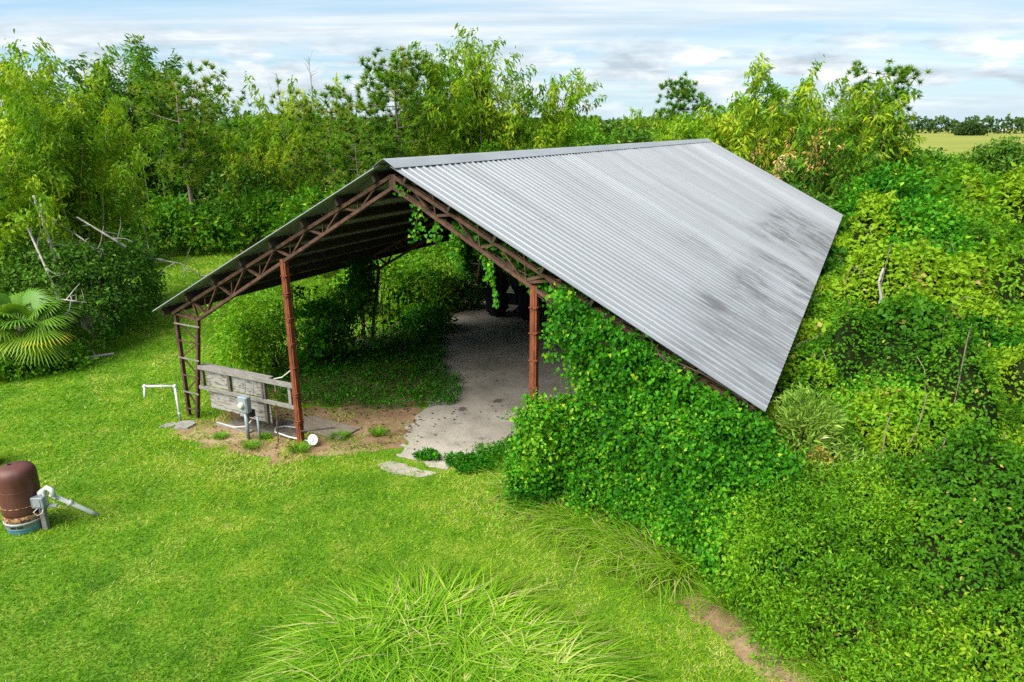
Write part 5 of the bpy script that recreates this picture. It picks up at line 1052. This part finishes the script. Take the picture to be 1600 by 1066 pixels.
# low ground cover in the shade under the roof
GC = [lp([(-6.8, 1.7), (-3.4, 2.7), (-2.0, 3.0), (-1.2, 3.8), (-.9, 4.6), (-1.6, 5.4), (-2.7, 6.5), (-4.0, 8.3), (-5.1, 10.4), (-7.2, 11), (-7.4, 4)]), lp([(1.0, 1.5), (1.5, 1.2), (2.7, .9), (3.2, 2.2), (2.4, 3.0), (1.5, 2.6)]), lp([(-.3, .75), (.35, .7), (.5, 1.1), (-.1, 1.2)]), lp([(.55, .9), (1.3, .5), (1.8, .9), (1.1, 1.5)])]
parts = []
for gi, (gpoly, n, hh) in enumerate(zip(GC, (8200, 2000, 420, 800), (.30, .42, .12, .18))):
    a_ = np.array(gpoly); q = np.c_[rng.uniform(a_[:, 0].min(), a_[:, 0].max(), n*3), rng.uniform(a_[:, 1].min(), a_[:, 1].max(), n*3)]
    rp_ = ragged(gpoly, .2, .5 if gi < 2 else .2, 80 + gi); q = q[in_poly(q[:, 0], q[:, 1], rp_)][:n]; m = len(q); Q3 = np.c_[q, np.zeros(m)]
    zz_ = hh*(.25 + .9*fbm(Q3, 1.2, 81))*rng.random(m)**.5; pos = np.c_[q, zz_ + .02]
    if gi == 0:
        bl_ = strips(np.c_[q, np.zeros(m)], rng.uniform(0, 6.28, m), hh*rng.uniform(.6, 1.5, m), rng.uniform(.1, .5, m), rng.uniform(.2, .7, m), np.full(m, .018), np.clip(rng.normal(.25, .15, m), 0, .8), 2); parts.append(bl_)
    L_ = rng.uniform(.07, .12, m); parts.append(leaf_arrays(pos, unit(rdir(m) + np.array([0, 0, .3])), unit(rdir(m)*.6 + np.array([0, 0, 1])), L_, L_*.5, np.clip(rng.normal(.32, .18, m), 0, .9), 'leaf'))
V, F, T = merge(parts); tag(link('ground_cover', raw_mesh('ground_cover', V, F, T), M['vine']), 'low dark green weeds creeping over the ground under the roof', 'weeds', kind='stuff')
# fallen leaves and chips on the gravel and dirt
q = np.concatenate([np.c_[rng.uniform(-6.2, 6, 1500), rng.uniform(.8, 20, 1500)**1.0], np.c_[rng.uniform(-6.2, -1, 700), rng.uniform(-.6, 3, 700)]]); q = np.array([L2W(x, y)[:2] for x, y in q]); q = q[in_poly(q[:, 0], q[:, 1], drive_poly) | in_poly(q[:, 0], q[:, 1], dirt_poly)]; q = q[fbm(np.c_[q, q[:, 0]*0], .8, 121) > .48]; m = len(q)
lw = rng.uniform(.04, .11, m); V, F, T = leaf_arrays(np.c_[q, rng.uniform(.02, .035, m)], unit(rdir(m)*np.array([1, 1, .12])), unit(rdir(m)*.25 + np.array([0, 0, 1])), lw, lw*.5, rng.random(m)*.6, 'leaf')
tag(link('leaf_debris', raw_mesh('leaf_debris', V, F, T), M['litter']), 'fallen brown leaves and chips scattered over the gravel and dirt', 'fallen leaves', kind='stuff')
# mown lawn
n = 620000; Dl = np.exp(rng.uniform(math.log(5.8), math.log(75), n)); A = rng.uniform(-.80, .55, n); q = np.c_[Dl*np.sin(A), Dl*np.cos(A)]
Q3 = np.c_[q, np.zeros(n)]; lx, ly = W2L(Q3)
ok = ~((lx > -6.9) & (lx < 7.4) & (ly > 2.6)) & ~in_poly(q[:, 0], q[:, 1], UREG) & ~((ly > 1.2) & (lx > 1.2)) & ~((Dl > 62) & (A > -.55))
wq = q + (np.c_[fbm(Q3, 1.1, 97), fbm(Q3, 1.1, 98)] - .5)*1.5 + (np.c_[vnoise(Q3, 4.5, 99), vnoise(Q3, 4.5, 100)] - .5)*.5 + rng.normal(size=(n, 2))*.05
ok &= ~(in_poly(wq[:, 0], wq[:, 1], drive_poly) & (rng.random(n) > .02)) & ~(in_poly(wq[:, 0], wq[:, 1], gp2) & (rng.random(n) > .06)) & ~(in_poly(wq[:, 0], wq[:, 1], dirt_poly) & (rng.random(n) > .14 + .6*(fbm(Q3, 1.6, 95) > .56)))
ok &= ~(in_poly(wq[:, 0], wq[:, 1], soil1) & (rng.random(n) > .06)) & ~(in_poly(wq[:, 0], wq[:, 1], soil2) & (rng.random(n) > .15))
ok &= rng.random(n) < np.clip(.45 + 1.1*vnoise(Q3, 5.5, 96), 0, 1)
q, Q3, Dl = q[ok], Q3[ok], Dl[ok]; n = len(q)
big = fbm(Q3, .28, 91); mid = fbm(Q3, 1.3, 92); t = .54 + .7*(big - .5)*2*.7 + .6*(mid - .5) + .4*(vnoise(Q3, 5.5, 96) - .5) + .3*(vnoise(Q3, 13, 101) - .5) + rng.normal(size=n)*.12
tan = fbm(Q3, .8, 93); t = np.where((tan > .64) & (rng.random(n) < .5), rng.uniform(.8, .98, n), t); t = np.where(rng.random(n) < .02, .95, np.clip(t, 0, .9))
az = rng.uniform(0, 6.28, n); ax = unit(np.c_[np.cos(az), np.sin(az), rng.uniform(.15, 1.3, n)]); sc = np.maximum(1, Dl/11)
L_ = .060*sc**.75*rng.uniform(.55, 1.45, n)*(1 + .9*np.clip(big - .55, 0, 1)*2); V, F, T = leaf_arrays(np.c_[q, np.full(n, .004)], ax, unit(rdir(n) + np.array([0, 0, .4])), L_, .0125*sc, t, 'needle')
nw_ = 60000; Dw = np.exp(rng.uniform(math.log(6), math.log(32), nw_)); Aw = rng.uniform(-.8, .45, nw_); qw = np.c_[Dw*np.sin(Aw), Dw*np.cos(Aw), np.zeros(nw_)]; lx, ly = W2L(qw)
okw = (fbm(qw, .9, 111) > .57) & (rng.random(nw_) < .5) & ~((lx > -6.9) & (ly > .6)) & ~in_poly(qw[:, 0], qw[:, 1], UREG) & ~in_poly(qw[:, 0], qw[:, 1], dirt_poly) & ~in_poly(qw[:, 0], qw[:, 1], drive_poly) & ~((lx > 2.5) & (ly > -1))
qw, Dw = qw[okw], Dw[okw]; m = len(qw); qw[:, 2] = rng.uniform(.02, .06, m); lw = rng.uniform(.03, .06, m)*np.maximum(1, Dw/14)
V2, F2, T2 = leaf_arrays(qw, unit(rdir(m)*np.array([1, 1, .25])), unit(rdir(m)*.4 + np.array([0, 0, 1])), lw, lw*.6, np.clip(rng.normal(.22, .12, m), 0, .6), 'leaf'); V, F, T = merge([(V, F, T), (V2, F2, T2)])
tag(link('grass', raw_mesh('grass', V, F, T), M['lawn_blade']), 'mown bright green lawn grass in front of the barn', 'grass', kind='stuff')
